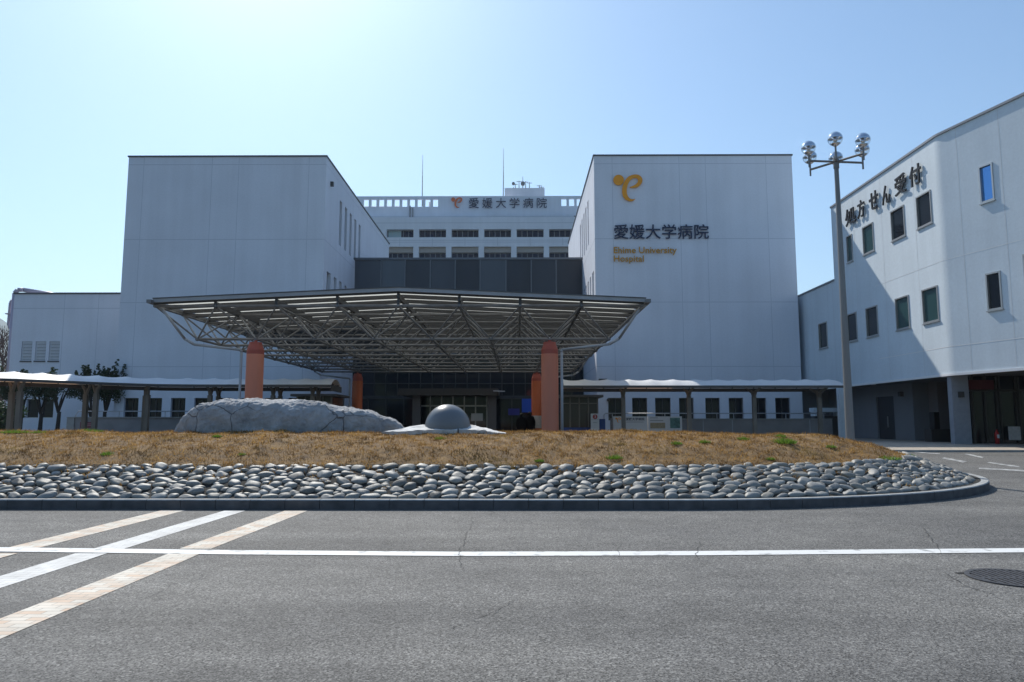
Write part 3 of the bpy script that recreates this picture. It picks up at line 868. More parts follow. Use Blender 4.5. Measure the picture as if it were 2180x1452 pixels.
gx, gy = gx[inside], gy[inside]
gs = dist_in(gx, gy); keep = gs > 1.45 + rng.normal(0, 0.05, len(gs)); keep &= gx > -0.72*gy - 0.5
gx, gy, gs = gx[keep], gy[keep], gs[keep]
# clumped: thin out between tussocks
dens = 0.55 + 0.45*np.sin(7*gx+3*np.sin(5*gy))*np.sin(6.3*gy+2*np.sin(4*gx)); kp = rng.uniform(0, 1, len(gx)) < dens + 0.15
gx, gy, gs = gx[kp], gy[kp], gs[kp]
wx = np.repeat(rng.uniform(-11, 9.5, 150), 26) + rng.normal(0, .07, 3900); wy = YC - BY + np.repeat(1.55 - np.abs(rng.normal(0, .38, 150)), 26) + rng.normal(0, .05, 3900)
wy = np.where(wx > XC, YC - BY*np.sqrt(np.clip(1-((wx-XC)/AX)**2, 0.02, 1)) + (wy-YC+BY), wy); ws = dist_in(wx, wy); ok = (ws > .3) & (ws < 1.6)
gx, gy, gs = np.concatenate([gx, wx[ok]]), np.concatenate([gy, wy[ok]]), np.concatenate([gs, ws[ok]])
gzv = island_z(gx, gy, gs) - 0.01 + np.where(gs < 1.5, .02, 0)
V, Fa = blades(len(gx), gx, gy, gzv, 0.035, 0.10, 0.0085, 1.1)
o = link('dry_grass', np_mesh('dry_grass', V, Fa, M['dry']))
tag(o, 'short brown winter grass covering the top of the traffic island', 'grass', kind='stuff')

# green weeds in the dry grass
def tuft_mesh(seed, n, r, h):
    rg = np.random.default_rng(seed)
    a = rg.uniform(0, 2*math.pi, n); d = r*np.sqrt(rg.uniform(0, 1, n))
    x, y = d*np.cos(a), d*np.sin(a); th = rg.uniform(0, 2*math.pi, n); le = h*rg.uniform(0.4, 1, n)*(1-0.5*d/r)
    dr = np.stack([np.cos(a)*0.7*d/r + rg.normal(0, .35, n), np.sin(a)*0.7*d/r + rg.normal(0, .35, n), np.ones(n)], 1)
    dr /= np.linalg.norm(dr, axis=1)[:, None]
    b = np.stack([x, y, np.zeros(n)-.01], 1); sd = np.stack([np.cos(th), np.sin(th), 0*th], 1)*0.013
    V = np.stack([b-sd, b+sd, b+dr*le[:, None]], 1).reshape(-1, 3)
    return np_mesh('weed', V, np.arange(3*n).reshape(-1, 3), M['weed'])
tufts = [tuft_mesh(5, 260, 0.20, 0.17), tuft_mesh(6, 160, 0.13, 0.12), tuft_mesh(7, 320, 0.30, 0.13)]
WEEDS = [((192, 919), 2, 1.0, 'bright green weed clump on the island crest below the maroon notice'),
 ((230, 968), 1, 1.0, 'dark green single weed low on the grass slope, left of the boulder'),
 ((462, 930), 1, 0.8, 'small weed on the crest in front of the boulder'),
 ((515, 968), 1, 0.6, 'tiny pale weed in the brown slope below the boulder'),
 ((938, 935), 1, 0.9, 'yellowish green weed below the stone ball'),
 ((1148, 982), 1, 0.7, 'weed at the upper edge of the stones under the terracotta columns'),
 ((1308, 976), 0, 0.8, 'upright weed growing between grass and stones under the hospital sign board'),
 ((1440, 945), 1, 0.9, 'weed in the grass below the second shelter post'),
 ((1500, 942), 1, 0.9, 'weed between the two shelter posts on the right slope'),
 ((1582, 936), 1, 1.0, 'weed on the crest just left of the third shelter post'),
 ((1668, 943), 0, 1.2, 'largest bright green weed clump on the right grass slope'),
 ((1660, 930), 1, 1.0, 'weed on the crest directly above the largest green clump'),
 ((1640, 978), 1, 0.7, 'weed near the stones below the largest green clump'),
 ((1768, 952), 1, 0.8, 'weed on the slope left of the lamp post foot'),
 ((1888, 977), 2, 0.9, 'flat wide green weed patch at the right tip of the grass'),
 ((1935, 970), 1, 0.9, 'rightmost green weed at the narrow end of the grass'),
 ((30, 921), 2, 0.9, 'low green weed on the crest at the left picture edge'),
 ((85, 921), 2, 0.7, 'low green weed in front of the second shelter post from the left')]
def island_hit(px, py):
    r = ray(px, py); best = None
    for i in range(1200):
        Y = 12.6 + i*0.005; t = Y/r[1]; x, z = r[0]*t, EYE + r[2]*t
        if x > XC and ((x-XC)/AX)**2 + ((Y-YC)/BY)**2 >= 1: continue
        zz = float(island_z(np.array([x]), np.array([Y]), dist_in(np.array([x]), np.array([Y])))[0])
        if best is None or abs(zz-z) < best[0]: best = (abs(zz-z), x, Y, zz)
        if zz >= z: return x, Y, zz
    return best[1:]
for (p, k, sc, lb) in WEEDS:
    x, y, z = island_hit(*p)
    o = link('weed', tufts[k]); o.location = (x, y, z); o.scale = (sc*1.05,)*3; o.rotation_euler.z = random.uniform(0, 6)
    tag(o, lb, 'weed', 'green weeds on the island')

# ------------------------------------------------------------------ boulder, stone ball, plinth
def boulder():
    Yb = 18.6; hd = 1.0
    prof = [(372, 921), (383, 905), (400, 885), (420, 868), (440, 856), (480, 850.5), (520, 848.5), (560, 848), (620, 850), (680, 854), (730, 863), (790, 871), (830, 886), (852, 899), (866, 915)]
    X = [atY(a, b, Yb)[0] for a, b in prof]; Z = [atY(a, b, Yb)[2] for a, b in prof]
    zb = 1.0; nu, nv = 280, 100
    Vv, Ff = [], []
    for i in range(nu+1):
        x = X[0]-.25 + (X[-1]-X[0]+.5)*i/nu
        zt = float(np.interp(x, X, Z)) if X[0] <= x <= X[-1] else Z[0] - 0.25
        h = max(zt - zb, 0.02)
        f = (x-X[0])/(X[-1]-X[0]); wid = hd*max(0.12, math.sin(math.pi*min(max(f, 0.03), 0.97))**0.5)
        for j in range(nv+1):
            t = math.pi*j/nv
            c, s = math.cos(t), math.sin(t)
            y = Yb - wid*math.copysign(abs(c)**0.45, c); z = zb + h*(max(s, 0)**0.50)
            p = Vector((x, y, z))
            q = noise.noise(p*0.8)*0.07 + noise.noise(p*2.4+Vector((9, 3, 1)))*0.045 + abs(noise.noise(p*6))*0.035 + noise.noise(p*14)*0.012
            cell_ = noise.voronoi(p*1.1 + Vector((4, 2, 7)))[0]; q += 0.075*(0.45 - cell_[0]) + 0.035*abs(noise.noise(p*9))*max(0, s)
            dn = Vector((0, -c, s))
            Vv.append(tuple(p + dn*(q-0.03)))
    for i in range(nu):
        for j in range(nv):
            a = i*(nv+1)+j; Ff.append((a, a+1, a+nv+2, a+nv+1))
    me = np_mesh('boulder', Vv, Ff, M['rock'], True, 4)
    tag(link('boulder', me), 'huge cracked grey boulder lying along the crest of the island', 'boulder')
boulder()
bc = atY(953, 909, 18.0); br = 0.555
m = MB(); pr = [(max(0.001, br*math.sin(math.pi*k/40)), -br*math.cos(math.pi*k/40)) for k in range(41)]
m.lathe(bc, pr, 64, cap=False)
tag(m.build('stone_ball', M['ball'], smooth=True), 'polished dark grey stone ball resting in the white stone slabs', 'stone ball')
pl = thing('stone_plinth', 'broken white granite slabs laid as a low cone around the stone ball', 'plinth', (bc[0], bc[1], bc[2]-0.45))
def plate(front, inner, seed, Yf, Yi):
    """one slab: outer edge low, inner edge high, ragged, 0.16 thick"""
    r = random.Random(seed); m = MB(); n = 40; R = 7
    top = []
    for i in range(n+1):
        f = i/n
        a = atY(front[0][0]+(front[1][0]-front[0][0])*f, front[0][1]+(front[1][1]-front[0][1])*f, Yf+abs(f-.5)*.15)
        b = atY(inner[0][0]+(inner[1][0]-inner[0][0])*f, inner[0][1]+(inner[1][1]-inner[0][1])*f, Yi)
        row = []
        for k in range(R):
            t = k/(R-1); q = Vector(a).lerp(Vector(b), t)
            row.append(q + Vector((0.01*noise.noise(q*5), 0.03*noise.noise(q*4+Vector((seed, 0, 0))), 0.030*noise.noise(q*3.1+Vector((0, seed, 0))) + 0.014*noise.noise(q*11))))
        top.append(row)
    i0 = len(m.v)
    for row in top: m.v += [tuple(q) for q in row]
    for i in range(n):
        for k in range(R-1): m.f.append((i0+i*R+k, i0+(i+1)*R+k, i0+(i+1)*R+k+1, i0+i*R+k+1)); m.m.append(0)
    th = 0.10
    D = lambda q: (q[0], q[1]+.02, q[2]-th)
    for i in range(n): m.quad(top[i][0], top[i+1][0], D(top[i+1][0]), D(top[i][0]))
    for k in range(R-1):
        m.quad(top[0][k], top[0][k+1], D(top[0][k+1]), D(top[0][k])); m.quad(top[n][k], top[n][k+1], D(top[n][k+1]), D(top[n][k]))
        
    for i in range(n): m.quad(D(top[i][0]), D(top[i+1][0]), D(top[i+1][R-1]), D(top[i][R-1])); m.quad(top[i][R-1], top[i+1][R-1], D(top[i+1][R-1]), D(top[i][R-1]))
    m.build('slab', M['plinth'], pl)
plate(((812, 919), (974, 915)), ((900, 904), (974, 903)), 3, 17.35, 18.1)
plate(((977, 915), (1034, 917)), ((977, 904.5), (1012, 906)), 8, 17.35, 18.1)
plate(((1037, 917.5), (1080, 922)), ((1018, 907), (1046, 914)), 13, 17.35, 18.1)
m = MB(); m.lathe((bc[0], bc[1]+.35, bc[2]-0.55), [(1.25, 0), (1.05, 0.2), (0.62, 0.42)], 32); m.build('bedding', M['plinth'], pl, smooth=True)

# ------------------------------------------------------------------ hospital wings (two white blocks)
ZG = 0.45
def window_fill(parent, o, u, n_in, hole, depth, gmat, fmat, mull=1, fw=0.05, name='window', transom=False):
    """a pane set back in its opening, with a frame as its sub-part"""
    o, u, n_in = Vector((o[0], o[1], 0)), Vector(u), Vector(n_in); a, b, c, d = hole
    P = lambda x, z, k: o + u*x + n_in*k + Vector((0, 0, z))
    m = MB(); m.quad(P(a, c, depth-0.02), P(b, c, depth-0.02), P(b, d, depth-0.02), P(a, d, depth-0.02))
    wn = m.build(name, gmat, parent)
    f = MB(); k0, t = depth-0.08, 0.055
    def bar(x0, x1, z0, z1): f.obox(P(x0, z0, k0), u*(x1-x0), n_in*t, Vector((0, 0, z1-z0)))
    bar(a, b, c, c+fw); bar(a, b, d-fw, d); bar(a, a+fw, c+fw, d-fw); bar(b-fw, b, c+fw, d-fw)
    for i in range(1, mull):
        x = a + (b-a)*i/mull; bar(x-fw/2, x+fw/2, c+fw, d-fw)
    if transom: bar(a+fw, b-fw, c+(d-c)*.62-fw/2, c+(d-c)*.62+fw/2)
    f.build('frame', fmat, wn)
    return wn
YT, YB = 46.0, 69.5
def wing(name, label, x0, x1, inner, ztop, front_holes, side_holes, joints_v, joints_h):
    t = thing(name, label, 'building', ((x0+x1)/2, YT, ZG))
    m = MB(); D = YB - YT
    m.panel((x0, YT), (1, 0, 0), (0, 1, 0), x1-x0, ZG, ztop, front_holes, 0.28)
    if inner == 'right':
        m.panel((x1, YT), (0, 1, 0), (-1, 0, 0), D, ZG, ztop, side_holes, 0.30)
        m.panel((x0, YT), (0, 1, 0), (1, 0, 0), D, ZG, ztop, [], 0.3)
    else:
        m.panel((x0, YT), (0, 1, 0), (1, 0, 0), D, ZG, ztop, side_holes, 0.30)
        m.panel((x1, YT), (0, 1, 0), (-1, 0, 0), D, ZG, ztop, [], 0.3)
    m.quad((x0, YB, ZG), (x1, YB, ZG), (x1, YB, ztop), (x0, YB, ztop))
    m.quad((x0, YT, ztop-.02), (x1, YT, ztop-.02), (x1, YB, ztop-.02), (x0, YB, ztop-.02))
    # panel joints on the front and the inner side
    m.mat(1); jw, jd = 0.035, 0.003
    for z in joints_h:
        m.quad((x0, YT-jd, z-jw/2), (x1, YT-jd, z-jw/2), (x1, YT-jd, z+jw/2), (x0, YT-jd, z+jw/2))
        xs_ = x1+jd if inner == 'right' else x0-jd
        m.quad((xs_, YT, z-jw/2), (xs_, YB, z-jw/2), (xs_, YB, z+jw/2), (xs_, YT, z+jw/2))
    for x in joints_v:
        for za, zb in zip([4.0]+joints_h[::-1], joints_h[::-1]+[ztop]):
            m.quad((x-jw/2.6, YT-jd*.8, za+jw), (x+jw/2.6, YT-jd*.8, za+jw), (x+jw/2.6, YT-jd*.8, zb-jw), (x-jw/2.6, YT-jd*.8, zb-jw))
    m.build('wall', [M['wall'], M['joint']], t)
    c = MB()
    for (a, b, e, f) in ((x0-.06, x1+.06, YT-.06, YT+.22), (x0-.06, x1+.06, YB-.22, YB+.06), (x0-.06, x0+.22, YT+.222, YB-.222), (x1-.22, x1+.06, YT+.222, YB-.222)):
        c.box(a, b, e, f, ztop, ztop+0.09)
    c.build('roof_coping', M['coping'], t)
    for h in front_holes: window_fill(t, (x0, YT), (1, 0, 0), (0, 1, 0), h, 0.28, M['glass'], M['frame_dark'], 2)
    ox, nn = (x1, (-1, 0, 0)) if inner == 'right' else (x0, (1, 0, 0))
    for h in side_holes: window_fill(t, (ox, YT), (0, 1, 0), nn, h, 0.30, M['glass'], M['frame'], 1, 0.04)
    return t
XL0, XL1, XR0, XR1 = -25.45, -12.45, 5.05, 17.95
ZT = 18.93
JH = [18.41, 13.40, 9.26, 5.14]
# ground floor window openings of both wings (local u along the front)
zl, zh = 1.75, atY(1500, 847, YT)[2]
fr = []
for a, b in ((1295, 1327), (1346, 1378), (1395, 1428), (1446, 1477), (1502, 1533), (1552, 1583), (1602, 1632), (1651, 1683)):
    fr.append((atY(a, 870, YT)[0]-XR0, atY(b, 870, YT)[0]-XR0, zl, zh))
fl = []
for k in range(8):
    a = 263 + 50*k; fl.append((atY(a, 870, YT)[0]-XL0, atY(a+31, 870, YT)[0]-XL0, zl, zh))
sh = []
for k in range(6): 
    y = 1.3 + 1.55*k
    if k > 0: sh.append((y+0.95, y+1.65, 14.0, 17.2))
    sh.append((y-0.4 if k == 0 else y-.1, y+0.62, 8.5, 11.5))
jr = [atY(x, 600, YT)[0] for x in (1307, 1452, 1509, 1640)]
jl = [atY(x, 600, YT)[0] for x in (292, 440, 498, 650)]
wingL = wing('hospital_wing', 'tall white concrete hospital block without lettering, left of the dark glass centre', XL0, XL1, 'right', ZT, fl, sh, jl, JH)
wingR = wing('hospital_wing', 'tall white concrete hospital block carrying the orange emblem, right of the dark centre', XR0, XR1, 'left', ZT, fr, sh, jr, JH)
# small camera / lamp fittings on the walls
m = MB(); a = atY(1322, 843, YT); m.tube((5.75, YT-.25, 3.0), (5.75, YT, 3.05), 0.09, 10); m.build('wall_lamp', M['frame_dark'], wingR)
m = MB(); q = atY(1283, 810, YT); m.box(q[0]-.25, q[0]+.25, YT-.2, YT-.002, q[2]-.1, q[2]+.1); m.build('vent_hood', M['frame_dark'], wingR)
m = MB(); q = atX(704, 392, XL1); m.box(XL1+.002, XL1+.2, q[1]-.10, q[1]+.10, q[2]-.15, q[2]+.15); m.build('vent_hood', M['frame_dark'], wingL)

# lettering on the right wing
sg_ = thing('wall_sign', 'orange emblem with navy Japanese and ochre English hospital name on the right white block', 'sign', (8, YT, 12))
o0 = atY(1305, 373, YT-.05); o1 = atY(1367, 373, YT-.05)
emblem(sg_, (o0[0], YT-.05, o0[2]), (1, 0, 0), (0, 0, 1), (o1[0]-o0[0])*100/348, 0.09, M['emblem'])
def front_text(body, px0, px1, pyt, pyb, Y, material, parent, depth=0.06, bold=0.0, name='lettering'):
    a, b, c = atY(px0, pyb, Y), atY(px1, pyb, Y), atY(px0, pyt, Y)
    return text_obj(name, body, (a[0], Y, a[2]), (1, 0, 0), (0, 0, 1), b[0]-a[0], c[2]-a[2], depth, material, parent, bold)
front_text('愛媛大学病院', 1307, 1509, 478, 509, YT-.07, M['ink'], sg_, bold=0.004)
front_text('Ehime University\nHospital', 1307, 1441, 526, 561.5, YT-.07, M['brown_ink'], sg_, bold=0.006)

# ------------------------------------------------------------------ dark centre block with entrance
YD = 55.0
ct = thing('entrance_block', 'dark clad centre block with glass front set back between the two white wings', 'building', (-3.7, YD, ZG))
bx = [atY(x, 600, YD)[0] for x in (752, 811, 862, 916, 969, 1022, 1077, 1131, 1184, 1240)]
zd = atY(1000, 553, YD)[2]
panels = [mat('charcoal_cladding_%s' % nm, c, .36, .35, var=.12, scale=.6, stretch=(1, 1, .3)) for nm, c in (('dark', (.040, .043, .053)), ('mid', (.052, .057, .070)), ('grey', (.066, .073, .088)), ('pale', (.085, .095, .112)), ('palest', (.11, .125, .145)))]  # tones differ by panel to stand in for uneven reflections
for i in range(9):
    m = MB(); t = 0.035*(random.random()-0.5)
    a, b = bx[i]+0.03, bx[i+1]-0.03
    m.obox((a, YD+0.02+t, 6.9), (b-a, -2*t, 0), (0, .15, 0), (0, 0, zd-6.9)); m.build('cladding_panel', panels[(3, 4, 1, 2, 0, 3, 0, 1, 0)[i]], ct)
m = MB()
for x in bx: m.box(x-.045, x+.045, YD-.08, YD+.2, 6.9, zd)
m.box(bx[0]-.05, bx[-1]+.05, YD-.09, YD+.4, zd+.002, zd+.16)
m.box(bx[0]-.05, bx[-1]+.05, YD-.10, YD+.1, 6.65, 6.898)
m.build('cladding_trim', mat('grey_trim', (.16, .17, .19), .45, .4), ct)
m = MB(); m.box(bx[0], bx[-1], YD+.25, YB, ZG, zd); m.build('wall', M['coping'], ct)
m = MB(); m.quad((bx[0], YD+.1, 3.6), (bx[-1], YD+.1, 3.6), (bx[-1], YD+.1, 6.65), (bx[0], YD+.1, 6.65)); cw = m.build('curtain_wall', M['glass'], ct)
m = MB(); nx = 20
for i in range(nx+1):
    x = bx[0] + (bx[-1]-bx[0])*i/nx; m.box(x-.03, x+.03, YD, YD+.09, 3.6, 6.65)
for z in (3.6, 4.55, 5.6): m.box(bx[0], bx[-1], YD-.01, YD+.085, z-.035, z+.035)
m.build('mullions', M['frame_dark'], cw)
m = MB(); m.quad((bx[0], YD+.12, ZG), (bx[-1], YD+.12, ZG), (bx[-1], YD+.12, 3.5), (bx[0], YD+.12, 3.5)); gw = m.build('glazed_front', M['glass'], ct)
m = MB()
for i in range(14): 
    x = bx[0] + (bx[-1]-bx[0])*i/13; m.box(x-.05, x+.05, YD, YD+.1, ZG, 3.38)
m.box(bx[0], bx[-1], YD-.02, YD+.11, 3.38, 3.56)
m.build('glazing_frame', M['frame_dark'], gw)
# porch
YP = 48.0
px0, px1 = atY(848, 830, YP)[0], atY(1060, 830, YP)[0]
zp1, zp0 = atY(950, 827, YP)[2], atY(950, 841, YP)[2]
m = MB(); m.box(px0, px1, YP, YD-.15, zp0, zp1); m.box(px0-.04, px1+.04, YP-.05, YP-.002, zp0-.02, zp0+.2); m.build('porch_roof', mat('bronze_porch_fascia', (0.085, 0.075, 0.065), 0.5, 0.3), ct)
for a, b in ((876, 893), (1038, 1056)):
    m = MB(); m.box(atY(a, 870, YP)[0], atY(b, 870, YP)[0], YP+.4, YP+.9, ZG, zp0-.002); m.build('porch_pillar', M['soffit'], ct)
m = MB()
for x in np.linspace(px0+1.1, px1-.8, 7): m.box(x-.04, x+.04, YP+2.0, YP+2.08, ZG, zp0-.002)
m.box(px0+1.1, px1-.8, YP+1.98, YP+2.09, 2.7, 2.8)
df = m.build('door_frame', M['frame'], ct)
m = MB(); m.quad((px0+1.1, YP+2.04, ZG), (px1-.8, YP+2.04, ZG), (px1-.8, YP+2.04, zp0), (px0+1.1, YP+2.04, zp0)); m.build('door_glass', M['glass'], ct)
a = atY(1050, 833, YP-.3); b = atY(1071, 840, YP-.3)
m = MB(); m.obox((a[0], YP-.3, a[2]), (b[0]-a[0], 0.1, -.02), (0.12, .5, .02), (0, 0, .05)); m.build('glass_edge_panel', M['flash'], ct)
def board(label, cat, x0, x1, y0, y1, Y, material, name):
    a, b = atY(x0, y1, Y), atY(x1, y0, Y); m = MB(); m.box(a[0], b[0], Y-.04, Y, a[2], b[2])
    return tag(m.build(name, material), label, cat)
board('bright blue poster in the entrance glass, left of the terracotta column', 'poster', 1111, 1131, 849, 878, YD-.35, M['poster'], 'poster')
board('dim violet poster inside the entrance beside the bright blue one', 'poster', 1082, 1106, 870, 884, YD-.35, M['violet'], 'poster')
board('pale board standing in for a bright pane inside the entrance right of the stone ball', 'board', 1003, 1028, 880, 896, YP+1.8, M['signwhite'], 'pale_pane_board')  # white board added in place of a bright window pane

# ------------------------------------------------------------------ rear ward building
YW = 130.0
wd = thing('ward_building', 'long pale ward tower far behind with window bands and a screen wall on its roof', 'building', (-9, YW, ZG))
X = lambda px, Y=YW: atY(px, 480, Y)[0]
Z = lambda py, Y=YW: atY(1000, py, Y)[2]
wx0, wx1 = X(640), X(1420)
zt = Z(462)
bays = [(754, 811)] + [(823+69.2*k, 880.5+69.2*k) for k in range(6)] + [(1238, 1296)]
holes = []
for a, b in bays:
    holes.append((X(a)-wx0, X(b)-wx0, Z(505), Z(488)))
    holes.append((X(a)-wx0, X(b)-wx0, Z(562), Z(525)))
m = MB()
m.panel((wx0, YW), (1, 0, 0), (0, 1, 0), wx1-wx0, ZG, zt, holes, 1.2)
m.quad((wx0, YW+14, ZG), (wx1, YW+14, ZG), (wx1, YW+14, zt), (wx0, YW+14, zt)); m.quad((wx0, YW, zt), (wx1, YW, zt), (wx1, YW+14, zt), (wx0, YW+14, zt))
m.quad((wx0, YW, ZG), (wx0, YW+14, ZG), (wx0, YW+14, zt), (wx0, YW, zt)); m.quad((wx1, YW, ZG), (wx1, YW+14, ZG), (wx1, YW+14, zt), (wx1, YW, zt))
m.mat(1)
for py in (475, 512, 516): m.quad((wx0, YW-.01, Z(py)), (wx1, YW-.01, Z(py)), (wx1, YW-.01, Z(py)+.10), (wx0, YW-.01, Z(py)+.10))
for a, b in bays:
    for x in ((a+b)/2,): m.quad((X(x)-.05, YW-.012, Z(523)), (X(x)+.05, YW-.012, Z(523)), (X(x)+.05, YW-.012, Z(507)), (X(x)-.05, YW-.012, Z(507)))
m.build('wall', [M['wall_far'], M['joint']], wd)
m = MB()
for k, (a, b) in enumerate(bays):
    m.obox((X(a), YW+.55, Z(536)), (X(b)-X(a), 0, 0), (0, .3, 0), (0, 0, Z(525)-Z(536)))
m.build('recessed_spandrel', mat('tan_spandrel', (0.40, 0.37, 0.35), 0.8), wd)
for k, h in enumerate(holes):
    up = k % 2 == 0
    hh = h if up else (h[0], h[1], Z(562), Z(536)-.02)
    window_fill(wd, (wx0, YW), (1, 0, 0), (0, 1, 0), hh, 0.9 if up else 1.0, M['glass_far'], M['steel_pale'], 5, 0.06)
# pale blinds behind one window and curtains in others
m = MB(); m.quad((X(823)+.2, YW+.84, Z(504)), (X(853), YW+.84, Z(504)), (X(853), YW+.84, Z(489)), (X(823)+.2, YW+.84, Z(489))); m.build('blind', mat('pale_green_blind', (0.33, 0.45, 0.48), .8), wd)
# roof level: ledge clutter, screen wall with openings, penthouse
YS = YW + 4
sx0, sx1 = X(700, YS), X(1330, YS); zs0, zs1 = zt-.3, atY(1000, 417.5, YS)[2]
so = []
for k in range(10): so.append((atY(774+16.4*k, 430, YS)[0]-sx0, atY(774+16.4*k+11, 430, YS)[0]-sx0, atY(1000, 440, YS)[2], atY(1000, 424, YS)[2]))
for k in range(7): so.append((atY(1195+16.4*k, 430, YS)[0]-sx0, atY(1195+16.4*k+11, 430, YS)[0]-sx0, atY(1000, 439, YS)[2], atY(1000, 423.5, YS)[2]))
m = MB(); m.panel((sx0, YS), (1, 0, 0), (0, 1, 0), sx1-sx0, zs0, zs1, so, 0.5)
m.panel((sx0, YS+.5), (1, 0, 0), (0, -1, 0), sx1-sx0, zs0, zs1, so, 0.02)
m.quad((sx0, YS, zs1), (sx1, YS, zs1), (sx1, YS+.5, zs1), (sx0, YS+.5, zs1))
m.mat(1); m.quad((sx0, YS-.02, Z(448.5)), (sx1, YS-.02, Z(448.5)), (sx1, YS-.02, Z(447.6)), (sx0, YS-.02, Z(447.6)))
for px in (798, 832, 858, 931, 963): m.quad((X(px)-.04, YS-.02, zs0), (X(px)+.04, YS-.02, zs0), (X(px)+.04, YS-.02, Z(447.6)), (X(px)-.04, YS-.02, Z(447.6)))
m.build('screen_wall', [M['wall_far'], M['joint']], wd)
m = MB(); m.box(X(760), X(842), YS+1.5, YS+6, zt, Z(420)); m.box(X(842), X(864), YS+1.5, YS+5, zt, Z(429)); m.box(X(905), X(930), YS+1.5, YS+4, zt, Z(434))
m.box(X(868), X(884), YS+2, YS+5, zt, Z(436)); m.box(X(905), X(914), YS+1, YS+1.4, zt, zs1-.8)
m.build('plant_room', M['wall_far'], wd)
m = MB(); m.box(X(1032), X(1160), YS-1.2, YS-.4, Z(460), Z(455)); m.box(X(1160), X(1222), YS-1.4, YS-.4, Z(460.5), Z(456.5))
m.box(X(955), X(962), YS-.8, YS-.3, zt, Z(457)); m.box(X(984), X(996), YS-.8, YS-.3, zt, Z(456)); m.box(X(1225), X(1228), YS-.9, YS-.6, zt, Z(449))
m.tube((X(866), YS-.3, zt), (X(866), YS-.3, Z(425)), .12, 6); m.tube((X(872), YS-.3, zt), (X(872), YS-.3, Z(430)), .1, 6)
m.build('roof_equipment', M['steel'], wd)
m = MB(); pz = atY(1000, 404, YS+4)[2]; m.box(X(1073), X(1163), YS+3, YS+9, zs0, pz); m.build('penthouse', M['wall_far'], wd)
for px, top in ((900, 330), (1072, 316)):
    m = MB(); q = atY(px, top, YS+3); b = atY(px-1, 418, YS+3); m.tube((b[0], YS+3, b[2]-2), (q[0], YS+3, (b[2]+q[2])/2), .10, 6, .07); m.tube((q[0], YS+3, (b[2]+q[2])/2), q, .06, 6, .03)
    m.build('lightning_rod', M['steel'], wd)
for px, top, dish in ((1093, 398, 1), (1097, 391, 0), (1105, 385, 0), (1113, 376, 2), (1119, 386, 0), (1127, 388, 0), (1148, 394, 0), (1153, 397, 0)):
    m = MB(); q = atY(px, top, YS+4); m.tube((q[0], YS+4, pz), q, .09, 6, .05)
    if dish: m.tube((q[0], YS+3.9, pz+1.1), (q[0], YS+3.5, pz+1.1), 3*.1 if dish == 1 else .42, 12)
    else: m.box(q[0]-.5, q[0]+.5, YS+3.95, YS+4.05, q[2]-.2, q[2]-.12)
    m.build('antenna', M['steel'], wd)
s2 = thing('rooftop_sign', 'hospital name with red orange emblem on the far ward tower roof screen', 'sign', (X(1000), YS-.3, Z(440)))
o0 = atY(960.5, 421, YS-.3); o1 = atY(984.5, 421, YS-.3)
emblem(s2, (o0[0], YS-.3, o0[2]), (1, 0, 0), (0, 0, 1), (o1[0]-o0[0])*100/348, 0.2, M['emblem_far'])
a, b = atY(998, 443, YS-.25), atY(1164, 421.5, YS-.25)
for k, ch in enumerate('愛媛大学病院'):
    wdt = (b[0]-a[0]); cw_ = wdt/ (6 + 5*0.36); x = a[0] + k*cw_*1.36
    text_obj('letter', ch, (x, YS-.25, a[2]), (1, 0, 0), (0, 0, 1), cw_, b[2]-a[2], .15, M['ink'], s2, bold=-0.004)

# ------------------------------------------------------------------ low annex on the left
YA = 50.0
ax0, ax1 = -35.1, XL0
za = atY(140, 626, YA)[2]
an = thing('annex', 'low white annex with louvres at the far left behind the covered walk', 'building', ((ax0+ax1)/2, YA, ZG))
XA = lambda px: atY(px, 750, YA)[0]
ZA = lambda py: atY(120, py, YA)[2]
lv = [(XA(a)-ax0, XA(a+22.5)-ax0, ZA(768), ZA(727)) for a in (45, 74.5, 104)]
lw = [(XA(a)-ax0, XA(a+27)-ax0, ZA(890), ZA(849)) for a in (34, 64, 95)]
m = MB(); m.panel((ax0, YA), (1, 0, 0), (0, 1, 0), ax1-ax0, ZG, za, lv+lw, 0.25)
m.quad((ax0, YA, ZG), (ax0, YA+18, ZG), (ax0, YA+18, za), (ax0, YA, za)); m.quad((ax0, YA+18, ZG), (ax1, YA+18, ZG), (ax1, YA+18, za), (ax0, YA+18, za)); m.quad((ax0, YA, za-.01), (ax1, YA, za-.01), (ax1, YA+18, za-.01), (ax0, YA+18, za-.01))
m.mat(1); z = ZA(657); m.quad((ax0, YA-.003, z), (ax1, YA-.003, z), (ax1, YA-.003, z+.04), (ax0, YA-.003, z+.04))
for px in (130, 203): m.quad((XA(px), YA-.002, 4.3), (XA(px)+.03, YA-.002, 4.3), (XA(px)+.03, YA-.002, za), (XA(px), YA-.002, za))
m.build('wall', [M['wall'], M['joint']], an)
m = MB(); m.box(ax0-.05, ax1, YA-.07, YA+.2, za, za+.10); m.box(ax0-.05, ax0+.2, YA+.203, YA+18, za, za+.10); m.build('roof_coping', M['coping'], an)
for (a, b, c, d) in lv:
    m = MB(); n = 13
    for k in range(n):
        zz = c + (d-c)*(k+.15)/n; m.obox((ax0+a+.03, YA+.03, zz), (b-a-.06, 0, 0), (0, .10, .03), (0, 0, .055))
    m.mat(1)
    m.quad((ax0+a, YA+.22, c), (ax0+b, YA+.22, c), (ax0+b, YA+.22, d), (ax0+a, YA+.22, d))
    l = m.build('louvre', [mat('white_louvre_slats', (.80, .81, .83), .45), M['coping']], an)
    m = MB(); m.box(ax0+a-.03, ax0+b+.03, YA-.06, YA+.1, c-.09, c-.002); m.build('sill', M['coping'], l)
for h in lw: window_fill(an, (ax0, YA), (1, 0, 0), (0, 1, 0), h, .25, M['glass'], M['frame'], 1, .05)
